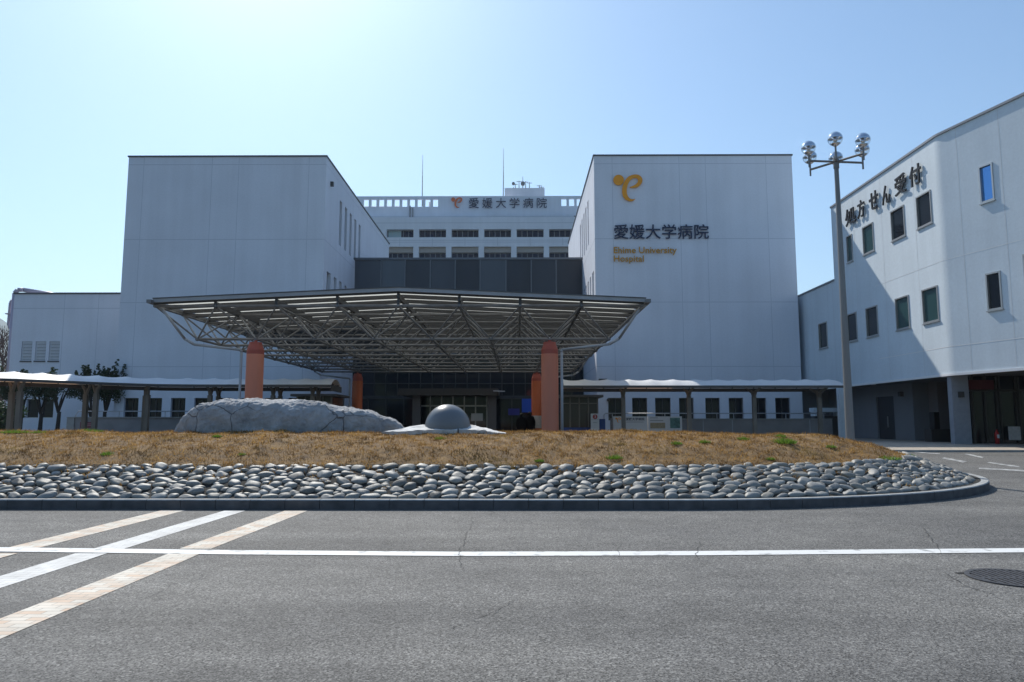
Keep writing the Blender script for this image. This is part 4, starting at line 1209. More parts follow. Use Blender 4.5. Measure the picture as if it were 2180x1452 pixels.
for a, b, c, d in lw:
    pass
m = MB(); zt_ = za+.35
m.path([(ax0-.35, YA+.5, 2.0), (ax0-.35, YA+.5, zt_-.2), (ax0-.2, YA+.55, zt_+.05), (ax0+.1, YA+.7, zt_+.08), (ax0+2.2, YA+3.2, za+.3), (ax0+2.8, YA+4, za-.3)], .15, 10); m.build('roof_pipe', M['pipe'], an, smooth=True)
m = MB(); m.path([(ax0-.15, YA+.8, za-.25), (ax0-.65, YA+.8, za-.3), (ax0-.78, YA+.8, za-.5), (ax0-.80, YA+.8, za-2.0), (ax0-.7, YA+.8, za-2.25), (ax0-.3, YA+.8, za-2.4)], .13, 10); m.box(ax0-1.0, ax0, YA+.6, YA+1, za-1.32, za-1.25); m.build('side_pipe', M['pipe'], an, smooth=False)

# ------------------------------------------------------------------ right hand building
XW = 18.3; YC1, YH = 30.7, 41.4
rb = thing('pharmacy_building', 'pale panelled building at the right with small windows and recessed ground floor', 'building', (24, 31, .65))
ZS, ZH, ZLo = 3.62, 14.0, 9.72
d2 = Vector((0.258, -1.0, 0)).normalized(); n2 = Vector((-d2.y, d2.x, 0)); n2 = Vector((1.0, 0.258, 0)).normalized()
L2 = 13.0; e2 = Vector((XW, YC1, 0)) + d2*L2
def yz(p): return p
uprow = [(1800, 1812.5), (1835, 1858.5), (1897, 1926.5), (1953, 1985.5)]
lorow = [(1741, 1759.5), (1800, 1823.5), (1843, 1868.5), (1907, 1936.5), (1965, 1999.5)]
zu1, zu0 = atX(1953, 419, XW)[2], atX(1953, 489, XW)[2]
zl1, zl0 = atX(1965, 617, XW)[2], atX(1965, 690.5, XW)[2]
YE = 47.0
hol, glz = [], []
for k, (a, b) in enumerate(uprow):
    y0, y1 = atX(a, 470, XW)[1], atX(b, 470, XW)[1]
    hol.append((YE-y0, YE-y1, zu0, zu1)); glz.append(M['glass_green'] if k < 2 else M['glass'])
for k, (a, b) in enumerate(lorow):
    y0, y1 = atX(a, 660, XW)[1], atX(b, 660, XW)[1]
    hol.append((YE-y0, YE-y1, zl0, zl1)); glz.append(M['glass_green'] if k > 2 else M['glass'])
m = MB(); uh = YE - YH
lowh = [h for h in hol if h[1] < uh]; hih = [h for h in hol if h[0] > uh]
m.panel((XW, YE), (0, -1, 0), (1, 0, 0), uh, ZS, ZLo, lowh, .16)
CR = 0.22
m.panel((XW, YH), (0, -1, 0), (1, 0, 0), YH-YC1-CR, ZS, ZH, [(a-uh, b-uh, c, d) for a, b, c, d in hih], .16)
def on2(px, py):
    r = ray(px, py); k = 0.258
    # plane through (XW,YC1) along d2
    nx_, ny_ = n2.x, n2.y
    t = (nx_*XW + ny_*YC1)/(nx_*r[0] + ny_*r[1])
    p = Vector((r[0]*t, r[1]*t, EYE + r[2]*t)); return (p - Vector((XW, YC1, 0))).dot(d2), p.z
h2 = []
for (p0, p1, ty, by) in ((2083, 2113, 352, 437), (2098, 2130, 579, 664), (2177, 2206, 538, 640)):
    a, z1 = on2(p0, ty+4); b, _ = on2(p1, ty); _, z0 = on2(p0, by-1)
    h2.append((a, b, z0, z1))
cB = Vector((XW, YC1, 0)) + d2*CR
m.panel((cB.x, cB.y), d2, n2, L2-CR, ZS, ZH, [(a-CR, b-CR, c, d) for a, b, c, d in h2], .16)
arc = []
for k in range(7):                                     # the bend between the two faces is a tight curve
    t_ = k/6; A_, C_ = Vector((XW, YC1+CR, 0)), Vector((XW, YC1, 0)); arc.append(A_*(1-t_)**2 + C_*2*t_*(1-t_) + cB*t_*t_)
for p_, q_ in zip(arc[:-1], arc[1:]): m.quad((p_.x, p_.y, ZS), (q_.x, q_.y, ZS), (q_.x, q_.y, ZH), (p_.x, p_.y, ZH))
# roof and hidden faces
poly = [(XW, YH), (XW, YC1), (e2.x, e2.y), (45, e2.y), (45, YH)]
i = len(m.v); m.v += [(x, y, ZH) for x, y in poly]; m.f.append(tuple(range(i, i+5))); m.m.append(0)
m.quad((XW, YH, ZLo), (45, YH, ZLo), (45, YH, ZH), (XW, YH, ZH)); m.quad((XW, YE, ZLo), (45, YE, ZLo), (45, YH, ZLo), (XW, YH, ZLo))
m.quad((e2.x, e2.y, ZS), (45, e2.y, ZS), (45, e2.y, ZH), (e2.x, e2.y, ZH)); m.quad((XW, YE, ZS), (45, YE, ZS), (45, YE, ZLo), (XW, YE, ZLo))
m.quad((45, e2.y, ZG), (45, YE, ZG), (45, YE, ZH), (45, e2.y, ZH))
# panel seams
m.mat(1); jd = .004
for y in np.arange(YC1+1.0, YE, 1.0):
    ztp = ZH if y < YH else ZLo
    m.quad((XW-jd, y, ZS+.1), (XW-jd, y+.02, ZS+.1), (XW-jd, y+.02, ztp), (XW-jd, y, ztp)) if not any(YE-h[1]-.05 < y < YE-h[0]+.05 for h in hol) else None
for k in range(1, 13):
    if any(h[0]-.05 < k < h[1]+.05 for h in h2): continue
    p = Vector((XW, YC1, 0)) + d2*k - n2*jd; q = p + d2*.02
    m.quad((p.x, p.y, ZS+.1), (q.x, q.y, ZS+.1), (q.x, q.y, ZH), (p.x, p.y, ZH))
m.mat(2)
zj = atX(1985, 745, XW)[2]
for z, w_ in ((zj, .03), (atX(1995, 560, XW)[2], .02)):
    m.quad((XW-jd*1.5, YC1+CR, z), (XW-jd*1.5, YC1+6.0, z), (XW-jd*1.5, YC1+6.0, z+w_), (XW-jd*1.5, YC1+CR, z+w_))
    for p_, q_ in zip(arc[:-1], arc[1:]): m.quad((p_.x-.006, p_.y, z), (q_.x-.006, q_.y, z), (q_.x-.006, q_.y, z+w_), (p_.x-.006, p_.y, z+w_))
    p, q = cB-n2*jd*1.5, e2-n2*jd*1.5
    m.quad((p.x, p.y, z), (q.x, q.y, z), (q.x, q.y, z+w_), (p.x, p.y, z+w_))
m.build('wall', [M['wall_right'], M['joint_pale'], M['flash']], rb)
m = MB(); m.obox((XW-.06, YH, ZH), (0, YC1+CR-YH, 0), (.26, 0, 0), (0, 0, .10)); p = cB + Vector((0, 0, ZH))-n2*.06; m.obox(p, d2*(L2-CR), n2*.26, (0, 0, .10))
def arc_trim(mb, z0, h, out, wid):
    for p_, q_ in zip(arc[:-1], arc[1:]):
        tg = (q_-p_).normalized(); nn_ = Vector((-tg.y, tg.x, 0)); nn_ = nn_ if nn_.x > 0 else -nn_
        mb.obox(p_ - nn_*out + Vector((0, 0, z0)) , (q_-p_)*1.0, nn_*wid, (0, 0, h))
arc_trim(m, ZH+.001, .098, .06, .26)
m.obox((XW-.06, YE, ZLo), (0, YH-YE, 0), (.26, 0, 0), (0, 0, .10)); m.build('roof_coping', mat('grey_coping', (.24, .25, .27), .5, .3), rb)
m = MB(); m.obox((XW-.03, YE, ZS-.05), (0, YC1+CR-YE, 0), (.14, 0, 0), (0, 0, .10)); p = cB + Vector((0, 0, ZS-.052))-n2*.03; m.obox(p, d2*(L2-CR), n2*.14, (0, 0, .105)); arc_trim(m, ZS-.051, .1, .03, .14); m.build('bottom_flashing', M['flash'], rb)
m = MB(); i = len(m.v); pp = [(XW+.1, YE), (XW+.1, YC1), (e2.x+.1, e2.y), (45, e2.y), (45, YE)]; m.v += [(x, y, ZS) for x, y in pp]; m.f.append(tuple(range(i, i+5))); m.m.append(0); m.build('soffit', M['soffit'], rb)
def proud_frame(parent, o, u, n_out, h, gm):
    """window with a raised aluminium surround and a projecting sill"""
    o, u, n_out = Vector(o), Vector(u), Vector(n_out); a, b, c, d = h
    P = lambda x, z, k: o + u*x + n_out*k + Vector((0, 0, z))
    m = MB(); m.quad(P(a, c, -.05), P(b, c, -.05), P(b, d, -.05), P(a, d, -.05)); wn = m.build('window', gm, parent)
    f = MB(); t = .065
    for x0, x1, z0, z1 in ((a, b, c, c+t), (a, b, d-t, d), (a, a+t, c+t, d-t), (b-t, b, c+t, d-t)):
        f.obox(P(x0, z0, -.06), u*(x1-x0), n_out*.095, Vector((0, 0, z1-z0)))
    f.build('frame', M['frame'], wn)
    s = MB(); s.obox(P(a-.04, c-.05, .003), u*(b-a+.08), n_out*.065, Vector((0, 0, .045))); s.build('sill', M['frame'], wn)
    return wn
for h, gm in zip(hol, glz): proud_frame(rb, (XW, YE, 0), (0, -1, 0), (-1, 0, 0), h, gm)
for h, gm in zip(h2, (M['glass_sky'], M['glass'], M['glass'])): proud_frame(rb, (XW, YC1, 0), d2, -n2, h, gm)
# recessed ground floor
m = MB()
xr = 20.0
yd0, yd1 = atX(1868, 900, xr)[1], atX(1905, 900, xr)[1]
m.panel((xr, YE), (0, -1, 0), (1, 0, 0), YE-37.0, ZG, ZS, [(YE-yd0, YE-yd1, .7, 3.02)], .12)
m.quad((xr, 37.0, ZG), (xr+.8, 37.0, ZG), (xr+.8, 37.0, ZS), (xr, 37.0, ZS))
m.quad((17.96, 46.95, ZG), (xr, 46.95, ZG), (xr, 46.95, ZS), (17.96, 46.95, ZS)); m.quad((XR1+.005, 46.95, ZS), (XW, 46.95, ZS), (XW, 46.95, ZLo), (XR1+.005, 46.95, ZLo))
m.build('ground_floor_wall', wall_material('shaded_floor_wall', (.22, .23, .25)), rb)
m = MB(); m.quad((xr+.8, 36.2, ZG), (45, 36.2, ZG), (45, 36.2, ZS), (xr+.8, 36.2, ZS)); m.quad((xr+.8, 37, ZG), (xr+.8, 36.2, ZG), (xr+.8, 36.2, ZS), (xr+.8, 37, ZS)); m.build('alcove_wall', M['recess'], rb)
m = MB(); m.quad((xr+.1, yd0, .7), (xr+.1, yd1, .7), (xr+.1, yd1, 3.02), (xr+.1, yd0, 3.02)); dr = m.build('door', mat('dark_door', (.03, .033, .04), .4), rb)
m = MB(); ym = (yd0+yd1)/2; m.box(xr+.06, xr+.095, ym-.1, ym-.04, 1.35, 1.95); m.build('handle', M['frame'], dr)
xp0, xp1 = atY(2031, 900, 31.0)[0], atY(2067, 900, 31.0)[0]
m = MB(); m.box(xp0, xp1, 31.0, 31.3, ZG, ZS-.003); m.build('pillar', mat('shaded_pillar_grey', (.26, .28, .32), .7, var=.08), rb)  # pillar colour darkened for the shade under the soffit
xq = atY(1788, 880, 38.2)[0]; m = MB(); m.box(xq, xq+.30, 38.2, 38.5, ZG, ZS-.1); m.build('pillar', M['wall_right'], rb)
for px, y in ((1845, 38.6), (1980, 32.2)):
    m = MB(); m.tube((XW+.55, y, ZS-.03), (XW+.55, y, ZS-.003), .12, 16); m.build('downlight', M['flash'], rb)
m = MB(); q = atX(1922, 846, xr); m.box(xr-.2, xr-.002, q[1]-.1, q[1]+.1, 2.95, 3.2); m.build('wall_lamp', M['frame_dark'], rb)
m = MB(); q = atY(2044, 840, 31.0); m.box(q[0]-.09, q[0]+.09, 30.85, 30.998, q[2]-.12, q[2]+.12); m.build('wall_lamp', M['frame_dark'], rb)
# shop front: glass wall with door frames
yg = 31.9
m = MB(); m.quad((xp1, yg, ZG), (45, yg, ZG), (45, yg, ZS), (xp1, yg, ZS)); sf = m.build('shop_front', M['glass'], rb)
m = MB()
for px in (2071, 2098, 2124, 2130, 2165, 2171, 2215): 
    x = atY(px, 900, yg)[0]; m.box(x-.045, x+.045, yg-.08, yg-.01, ZG, ZS-.004)
m.box(xp1, 30, yg-.085, yg-.012, 2.95, 3.05); m.build('door_frame', M['frame_dark'], sf)
q = atY(2150, 925, yg-.3); m = MB(); m.box(atY(2145, 900, yg-.3)[0], atY(2170, 900, yg-.3)[0], yg-.34, yg-.3, atY(2150, 937, yg-.3)[2], atY(2150, 908, yg-.3)[2])
tag(m.build('poster', M['paper']), 'pale grey poster leaning low in the shop front at the right edge', 'poster')
# red sign over the shop door
t = thing('shop_sign', 'dim red sign box over the shop door in the shade', 'sign', (19.6, 30.6, 3.2))
a, b = atY(2059, 829, 31.3), atY(2115, 809, 31.3); m = MB(); m.box(a[0], b[0], 31.3, 31.5, a[2], b[2]); m.build('sign_box', mat('deep_red_sign', (.085, .006, .009), .5), t)
for x in (a[0]+.3, b[0]-.3):
    m = MB(); m.tube((x, 31.4, b[2]), (x, 31.4, ZS), .03, 8); m.build('bracket', M['frame_dark'], t)
# fire extinguisher on a stand
q = atY(2123, 936, 31.3); t = thing('fire_extinguisher', 'red fire extinguisher standing by the shop door', 'extinguisher', (q[0], 31.3, .7))
m = MB(); m.lathe((q[0], 31.3, .71), [(.085, 0), (.085, .42), (.06, .5), (.03, .54), (.03, .6)], 16); m.build('cylinder', M['red'], t, smooth=True)
m = MB(); m.box(q[0]-.02, q[0]+.10, 31.28, 31.32, 1.31, 1.34); m.path([(q[0]+.03, 31.28, 1.29), (q[0]+.13, 31.24, 1.2), (q[0]+.12, 31.22, .9)], .014, 6); m.build('valve', M['black'], t)
m = MB(); m.quad((q[0]-.05, 31.21, .95), (q[0]+.05, 31.21, .95), (q[0]+.05, 31.21, 1.1), (q[0]-.05, 31.21, 1.1)); m.build('label_plate', M['signwhite'], t)
t = thing('counter', 'pale topped counter in the dark recess at the right end of the covered walk', 'counter', (18.9, 44.5, .65))
m = MB(); m.box(18.1, 19.6, 44.5, 45.2, ZG, 2.0); m.build('front', M['frame_dark'], t); m = MB(); m.box(18.05, 19.65, 44.45, 45.25, 2.25, 2.5); m.box(18.1, 18.2, 44.5, 45.2, 2.002, 2.25); m.box(19.5, 19.6, 44.5, 45.2, 2.002, 2.25); m.build('shelf', M['wall_right'], t)
# plant pot and dark cabinet in the alcove
q = atY(2000, 938, 34.5)
t = thing('cabinet', 'narrow dark cabinet with a lower wider base in the shaded alcove', 'cabinet', (q[0], 34.5, .7))
m = MB(); m.box(q[0]-.35, q[0]+.6, 34.5, 35.1, .71, 1.3); m.build('base', M['frame_dark'], t)
m = MB(); m.box(q[0]-.15, q[0]+.1, 34.55, 34.95, 1.302, 2.1); m.build('upright_unit', M['black'], t)

# letters on the right hand wall
s3 = thing('wall_lettering', 'black stand-off Japanese letters under the roof edge of the building at the right', 'sign', (XW-.1, 36, 13))
let = [('処', 1800, 1824, 444, 476), ('方', 1826, 1842, 430, 459), ('せ', 1851, 1871, 412, 442), ('ん', 1878, 1897, 399, 429), ('受', 1905, 1931, 372, 413), ('付', 1936, 1963, 351, 395)]
for ch, a, b, ty, by in let:
    xm = XW-.075; mid = (ty+by)/2
    y0, y1 = atX(a, mid, xm)[1], atX(b, mid, xm)[1]
    zc = 0.5*(atX((a+b)/2, ty, xm)[2] + atX((a+b)/2, by, xm)[2]); hh = 0.47
    text_obj('letter', ch, (xm, y0-.03, zc-hh), (0, -1, 0), (0, 0, 1), (y0-y1-.06), 2*hh, .06, M['black'], s3, bold=0.014)

# ------------------------------------------------------------------ entrance canopy
MOD = 2.156
cx0 = -11.73
nodesX_low = [cx0 + MOD*i for i in range(8)]; nodesX_top = [cx0 - MOD/2 + MOD*i for i in range(9)]
rowsL = [26.5 + MOD*j for j in range(9)]; rowsT = [26.5 - MOD/2 + MOD*j for j in range(10)]
zl_, zt_ = 4.65, 5.71
cxm = (nodesX_top[0]+nodesX_top[-1])/2
cn = thing('entrance_canopy', 'wide steel space frame canopy with shallow gable roof over the drop-off', 'canopy', (cxm, 34, .65))
m = MB(); r1, r2 = .05, .032
for y in rowsT: m.tube((nodesX_top[0], y, zt_), (nodesX_top[-1], y, zt_), r1, 6)
for x in nodesX_top: m.tube((x, rowsT[0], zt_), (x, rowsT[-1], zt_), r1, 6)
for y in rowsL: m.tube((nodesX_low[0], y, zl_), (nodesX_low[-1], y, zl_), r1, 6)
for x in nodesX_low: m.tube((x, rowsL[0], zl_), (x, rowsL[-1], zl_), r1, 6)
for x in nodesX_low:
    for y in rowsL:
        for sx in (-1, 1):
            for sy in (-1, 1): m.tube((x, y, zl_), (x+sx*MOD/2, y+sy*MOD/2, zt_), r2, 6)
        m.lathe((x, y, zl_-.07), [(.03, 0), (.075, .03), (.085, .07), (.075, .11), (.03, .14)], 8)
for x in nodesX_top:
    for y in rowsT: m.lathe((x, y, zt_-.06), [(.03, 0), (.075, .03), (.075, .09), (.03, .12)], 8)
m.build('space_frame', M['steel'], cn, smooth=False)
XE0, XE1, Y0c, Y1c = nodesX_top[0]+.06, nodesX_top[-1]+.05, rowsT[0]-.12, rowsT[-1]+.12
ze, zrg = 5.90, 6.30
def roof_z(x): return ze + (zrg-ze)*(1 - abs(x-cxm)/(XE1-cxm))
for x in nodesX_top[1:-1]:
    m = MB()
    for y in rowsT: m.box(x-.045, x+.045, y-.045, y+.045, zt_+.04, roof_z(x)-.37)
    m.box(x-.05, x+.05, Y0c+.06, Y1c-.06, roof_z(x)-.34, roof_z(x)-.155); m.build('rafter', M['purlin'], cn)
npur = int(round((Y1c-Y0c)/1.078))
for k in range(npur+1):
    y = Y0c + .04 + (Y1c-Y0c-.08)*k/npur; m = MB()
    for xa, xb in ((XE0, cxm), (cxm, XE1)):
        za_, zb_ = roof_z(xa), roof_z(xb)
        m.obox((xa, y-.035, za_-.15), (xb-xa, 0, zb_-za_), (0, .09, 0), (0, 0, .14))
    m.build('purlin', M['purlin'], cn)
m = MB()
for xa, xb in ((XE0, cxm), (cxm, XE1)):
    m.quad((xa, Y0c, roof_z(xa)), (xb, Y0c, roof_z(xb)), (xb, Y1c, roof_z(xb)), (xa, Y1c, roof_z(xa)))
m.build('roof_sheet', M['roof_sheet'], cn)
for xa, xb in ((XE0-.05, cxm-.001), (cxm+.001, XE1+.05)):
    m = MB(); m.obox((xa, Y0c-.10, roof_z(xa)-.10), (xb-xa, 0, roof_z(xb)-roof_z(xa)), (0, .08, 0), (0, 0, .13)); m.build('fascia', M['steel_pale'], cn)
    m = MB(); m.obox((xa, Y0c-.13, roof_z(xa)+.032), (xb-xa, 0, roof_z(xb)-roof_z(xa)), (0, .2, 0), (0, 0, .03)); m.build('edge_trim', M['coping'], cn)
for x, sx in ((XE0, -1), (XE1, 1)):
    m = MB(); xx = x + sx*.14; m.box(min(x+sx*.02, xx+sx*.04), max(x+sx*.02, xx+sx*.04), Y0c-.28, Y1c+.1, ze-.14, ze-.02); m.build('gutter', M['steel'], cn)
    for yb in (26.5, rowsL[-1]):
        lx = nodesX_low[0] if sx < 0 else nodesX_low[-1]; colx = nodesX_low[1] if sx < 0 else nodesX_low[6]
        px_ = colx - .42 if sx < 0 else colx + .42
        m = MB(); yy = yb - .25
        m.path([(x+sx*.1, yy-.75, ze-.15), (x+sx*.1-sx*.25, yy-.7, ze-.3), (lx + sx*.35, yy, zl_-.02), (lx, yy, zl_-.22), (px_ - 0*sx, yy, zl_-.42), (px_, yy, zl_-.5), (px_, yy, ZG)], .05, 8); m.build('downpipe', M['steel_pale'], cn, smooth=True)
for (x, y, mt) in ((nodesX_low[1], rowsL[0], 'salmon'), (nodesX_low[6], rowsL[0], 'salmon'), (nodesX_low[1], rowsL[-1], 'orange'), (nodesX_low[6], rowsL[-1], 'orange')):
    m = MB(); m.lathe((x, y, ZG), [(.31, 0), (.31, 4.08-ZG), (.305, 4.10-ZG)], 32, cap=False); cm = m.build('column', M[mt], cn, smooth=True)
    m = MB(); m.lathe((x, y, 4.09), [(.3085, 0), (.305, .16), (.235, .36), (.225, .44), (.06, .445), (.06, .52)], 32); m.build('column_cap', M['cap'], cm, smooth=False)
m = MB(); x, y = nodesX_low[6], rowsL[-1]; n = 14
for k in range(n):
    a, b = math.radians(-160 + 140*k/n), math.radians(-160 + 140*(k+1)/n)
    m.quad(*[(x+.318*math.cos(t), y+.318*math.sin(t), z) for t, z in ((a, 1.28), (b, 1.28), (b, 2.02), (a, 2.02))])
tag(m.build('notice', M['paper']), 'pale paper notice wrapped round the rear terracotta column', 'notice')

# ------------------------------------------------------------------ covered walks
def shelter(name, label, eave, posts, double, loc, zf=3.43, post_mat='post'):
    """eave: front eave polyline in plan, left to right; membrane vault rising behind it"""
    t = thing(name, label, 'shelter', loc)
    E = np.array(eave); sl = np.linalg.norm(np.diff(E, axis=0), axis=1); cu = np.concatenate([[0], np.cumsum(sl)])
    def at(s):
        x, y = np.interp(s, cu, E[:, 0]), np.interp(s, cu, E[:, 1])
        a, b = max(0, s-.8), min(cu[-1], s+.8)
        d = np.array([np.interp(b, cu, E[:, 0])-np.interp(a, cu, E[:, 0]), np.interp(b, cu, E[:, 1])-np.interp(a, cu, E[:, 1])]); d /= np.linalg.norm(d)
        return np.array([x, y]), np.array([-d[1], d[0]])
    Wd = 2.3; prof_ = [(0, 0), (.25, .16), (.6, .30), (1.0, .37), (1.3, .37), (1.7, .29), (2.05, .14), (Wd, -.04)]
    n = int(cu[-1]/.14); Vv, Ff = [], []; K = len(prof_); per = 1.12
    for i in range(n+1):
        s = cu[-1]*i/n; p, nn = at(s); ph = (s % per)/per; sag = 0.075*(4*ph*(1-ph))
        for d, h in prof_:
            q = p + nn*d; Vv.append((q[0], q[1], zf + h - sag*min(1, h/.3 if h > 0 else 0)))
    for i in range(n):
        for k in range(K-1):
            a = i*K+k; Ff.append((a, a+K, a+K+1, a+1))
    me = np_mesh('roof_membrane', Vv, Ff, M['membrane'], True, 4); link('roof_membrane', me, t)
    def run(d, z0, hgt, wdt, nm):
        m = MB(); k = max(2, int(cu[-1]/1.0)); pts = [at(cu[-1]*i/k) for i in range(k+1)]
        for (p, a), (q, b) in zip(pts[:-1], pts[1:]):
            p2, q2 = p + a*d, q + b*d; e = q2-p2
            m.obox((p2[0], p2[1], z0), (e[0]*1.002, e[1]*1.002, 0), (a[0]*wdt, a[1]*wdt, 0), (0, 0, hgt))
        m.build(nm, M['beam'], t)
    run(-.06, zf-.12, .115, .10, 'eave_beam'); run(Wd-.04, zf-.22, .17, .10, 'eave_beam'); run(0.55, zf-.02, .07, .06, 'purlin'); run(1.7, zf-.02, .07, .06, 'purlin')
    m = MB(); k = int(cu[-1]/per)
    for i in range(k+1):
        p, nn = at(min(cu[-1], i*per)); q = [(p[0]+nn[0]*d, p[1]+nn[1]*d, zf+h-.05) for d, h in prof_]
        m.path(q, .025, 5)
    m.build('hoops', M['beam'], t)
    for s in posts:
        p, nn = at(s)
        for d in ((.55, 1.75) if double else (1.15,)):
            q = p + nn*d; m = MB(); m.box(q[0]-.095, q[0]+.095, q[1]-.095, q[1]+.095, ZG, zf-.5)
            po = m.build('post', M[post_mat], t)
            m = MB(); base = Vector((q[0], q[1], zf-.56))
            for e in ((0.02,) if d == .55 else (Wd-.02,) if double else (.05, Wd-.05)):
                w_ = p + nn*e; mid = Vector((q[0]*.75+w_[0]*.25, q[1]*.75+w_[1]*.25, zf-.28)); end = Vector((w_[0], w_[1], zf-.08))
                m.tube(base, mid, .085, 6); m.tube(mid, end, .085, 6, .05)
            if double:
                w_ = p + nn*1.15; m.tube(base, Vector((w_[0], w_[1], zf+.12)), .075, 6, .05)
            m.build('arm', M[post_mat], po)
    return t, at, cu
zf = 3.43
# right walk: straight
ra, rbp = atZ(1196, 821, zf), atZ(1797, 821.5, zf)
yr = 36.0
shelter('covered_walk', 'covered walk with white scalloped roof crossing in front of the emblem block', [(atY(1200, 821, yr)[0], yr), (atY(1797, 821, yr)[0], yr)],
        [atY(p, 870, yr+1.15)[0]-atY(1200, 821, yr)[0] for p in (1327, 1467, 1606, 1745)], False, (9, 37, .65))
# left walk: bends towards the viewer
ev = [atZ(-160, 797, zf), atZ(-60, 802, zf), atZ(0, 805, zf), atZ(80, 808, zf), atZ(145, 810.7, zf), atZ(240, 814.6, zf), atZ(330, 817.6, zf), atZ(420, 818.4, zf), atZ(560, 818.6, zf), atZ(705, 818.8, zf)]
ev = [(p[0], p[1]) for p in ev]
Ea = np.array(ev); cua = np.concatenate([[0], np.cumsum(np.linalg.norm(np.diff(Ea, axis=0), axis=1))])
pxs = [-160, -60, 0, 80, 145, 240, 330, 420, 560, 705]
tl, atl, cul = shelter('covered_walk', 'long covered walk with white scalloped roof bending out of the left picture edge', ev, [float(np.interp(p, pxs, cua)) for p in (-90, 53, 216, 318, 440, 575, 660)], True, (-16, 35, .65))
m = MB(); p, nn = atl(cul[-1]-.02); m.obox((p[0], p[1], zf-.3), (.06, 0, 0), (nn[0]*2.3, nn[1]*2.3, 0), (0, 0, .28)); m.build('end_frame', M['beam'], tl)

# small glazed lobbies under the walks
def lobby(label, x0, x1, Y, ztop, zbase, loc):
    t = thing('glazed_lobby', label, 'lobby', loc)
    m = MB(); m.box(x0-.3, x1+.3, Y-.3, Y+3, ztop, ztop+.13); m.build('flat_roof', mat('brown_lobby_roof', (.11, .10, .09), .6), t)
    m = MB(); m.quad((x0, Y, zbase), (x1, Y, zbase), (x1, Y, ztop), (x0, Y, ztop)); m.quad((x1, Y, zbase), (x1, Y+3, zbase), (x1, Y+3, ztop), (x1, Y, ztop)); m.quad((x0, Y, zbase), (x0, Y+3, zbase), (x0, Y+3, ztop), (x0, Y, ztop)); m.build('glass_wall', mat('smoked_lobby_glass', (.07, .065, .06), .12), t)
    m = MB(); n = 4
    for i in range(n+1):
        x = x0 + (x1-x0)*i/n; m.box(x-.04, x+.04, Y-.06, Y-.003, zbase+.69, ztop-.003)
    m.box(x0-.04, x1+.04, Y-.065, Y-.004, ztop-.36, ztop-.3); m.build('frame', mat('tan_lobby_frame', (.20, .18, .155), .5, .2), t)
    m = MB(); m.box(x0-.03, x1+.03, Y-.05, Y-.004, zbase, zbase+.68); m.build('kick_panel', M['blueboard'], t)
    return t
YLb = 40.0
lobby('glazed lobby with blue kick panels right of the terracotta columns', atY(1194, 870, YLb)[0], atY(1272, 870, YLb)[0], YLb, atY(1230, 846, YLb)[2], .66, (3.5, YLb, .65))
lobby('glazed lobby mostly hidden behind the boulder', atY(633, 850, YLb)[0], atY(706, 850, YLb)[0], YLb, atY(660, 844, YLb)[2], .66, (-11, YLb, .65))

# ramp walls, railings, boards
YR = 40.0
def rail(name, label, pts, posts, r=.025, loc=None):
    t = thing(name, label, 'railing', loc or pts[0])
    m = MB(); m.path(pts, r, 8); m.build('top_rail', M['steel_pale'], t, smooth=True)
    for (x, y, z0, z1) in posts:
        m = MB(); m.tube((x, y, z0), (x, y, z1), r*.8, 8); m.build('rail_post', M['steel_pale'], t)
    return t
zw = atY(1600, 893, YR)[2]
t = thing('ramp_wall', 'low grey wall of the ramp behind the right covered walk', 'wall', (12, YR, .6))
m = MB(); xw0, xw1 = atY(1300, 900, YR)[0], atY(1772, 900, YR)[0]; m.box(xw0, xw1, YR, YR+.18, ZG, zw); m.mat(1)
for px in (1497, 1559, 1724): x = atY(px, 900, YR)[0]; m.quad((x-.012, YR-.003, .7), (x+.012, YR-.003, .7), (x+.012, YR-.003, zw), (x-.012, YR-.003, zw))
m.build('wall', [M['ramp'], M['joint']], t); m = MB(); m.box(xw0, xw1, YR-.03, YR+.21, zw+.002, zw+.05); m.build('wall_coping', M['concrete'], t)
m = MB(); m.box(xw0, xw1, YR-.12, YR-.003, ZG, .98); m.build('dark_base', M['coping'], t)
zr = atY(1600, 880, YR)[2]; xr0 = atY(1288, 880, YR-.4)[0]
rail('handrail', 'pale steel handrail along the top of the right ramp wall', [(xr0, YR+.09, zr-.35), (xr0, YR+.09, zr-.08), (xr0+.08, YR+.09, zr), (xw1-.3, YR+.09, zr)],
     [(atY(p, 880, YR)[0], YR+.09, zw+.05, zr) for p in (1304, 1416, 1527, 1563, 1674, 1712, 1755)], loc=(12, YR, 1.8))
YLr = 40.0
zwl = atY(300, 889.5, YLr)[2]; xl0, xl1 = atY(144, 900, YLr)[0], atY(470, 900, YLr)[0]
t = thing('ramp_wall', 'low grey wall behind the left covered walk, carrying the maroon notice', 'wall', (-20, YLr, .6))
m = MB(); m.box(xl0, xl1, YLr, YLr+.18, ZG, zwl); m.build('wall', M['ramp'], t)
m = MB(); m.box(xl0-.02, xl0+.38, YLr-.06, YLr-.003, ZG, zwl); m.build('end_pier', M['concrete'], t)
m = MB(); m.box(xl0-.03, xl1, YLr-.08, YLr+.21, zwl+.002, zwl+.05); m.build('wall_coping', M['concrete'], t)
zrl = atY(200, 875.5, YLr)[2]; xa_ = atY(158, 880, YLr)[0]
rail('handrail', 'pale steel handrail along the top of the left ramp wall', [(xa_, YLr+.09, zwl+.05), (xa_+.1, YLr+.09, zrl-.1), (xa_+.2, YLr+.09, zrl), (xl1, YLr+.09, zrl)], [(atY(p, 880, YLr)[0], YLr+.09, zwl+.05, zrl) for p in (176, 205, 252, 300, 350, 400, 450)], loc=(-20, YLr, 1.9))
a, b = atY(170, 911, YLr-.04), atY(197, 898.5, YLr-.04)
t = thing('wall_notice', 'small maroon notice with two lines of faint print on the left ramp wall', 'notice', (a[0], YLr-.04, a[2]))
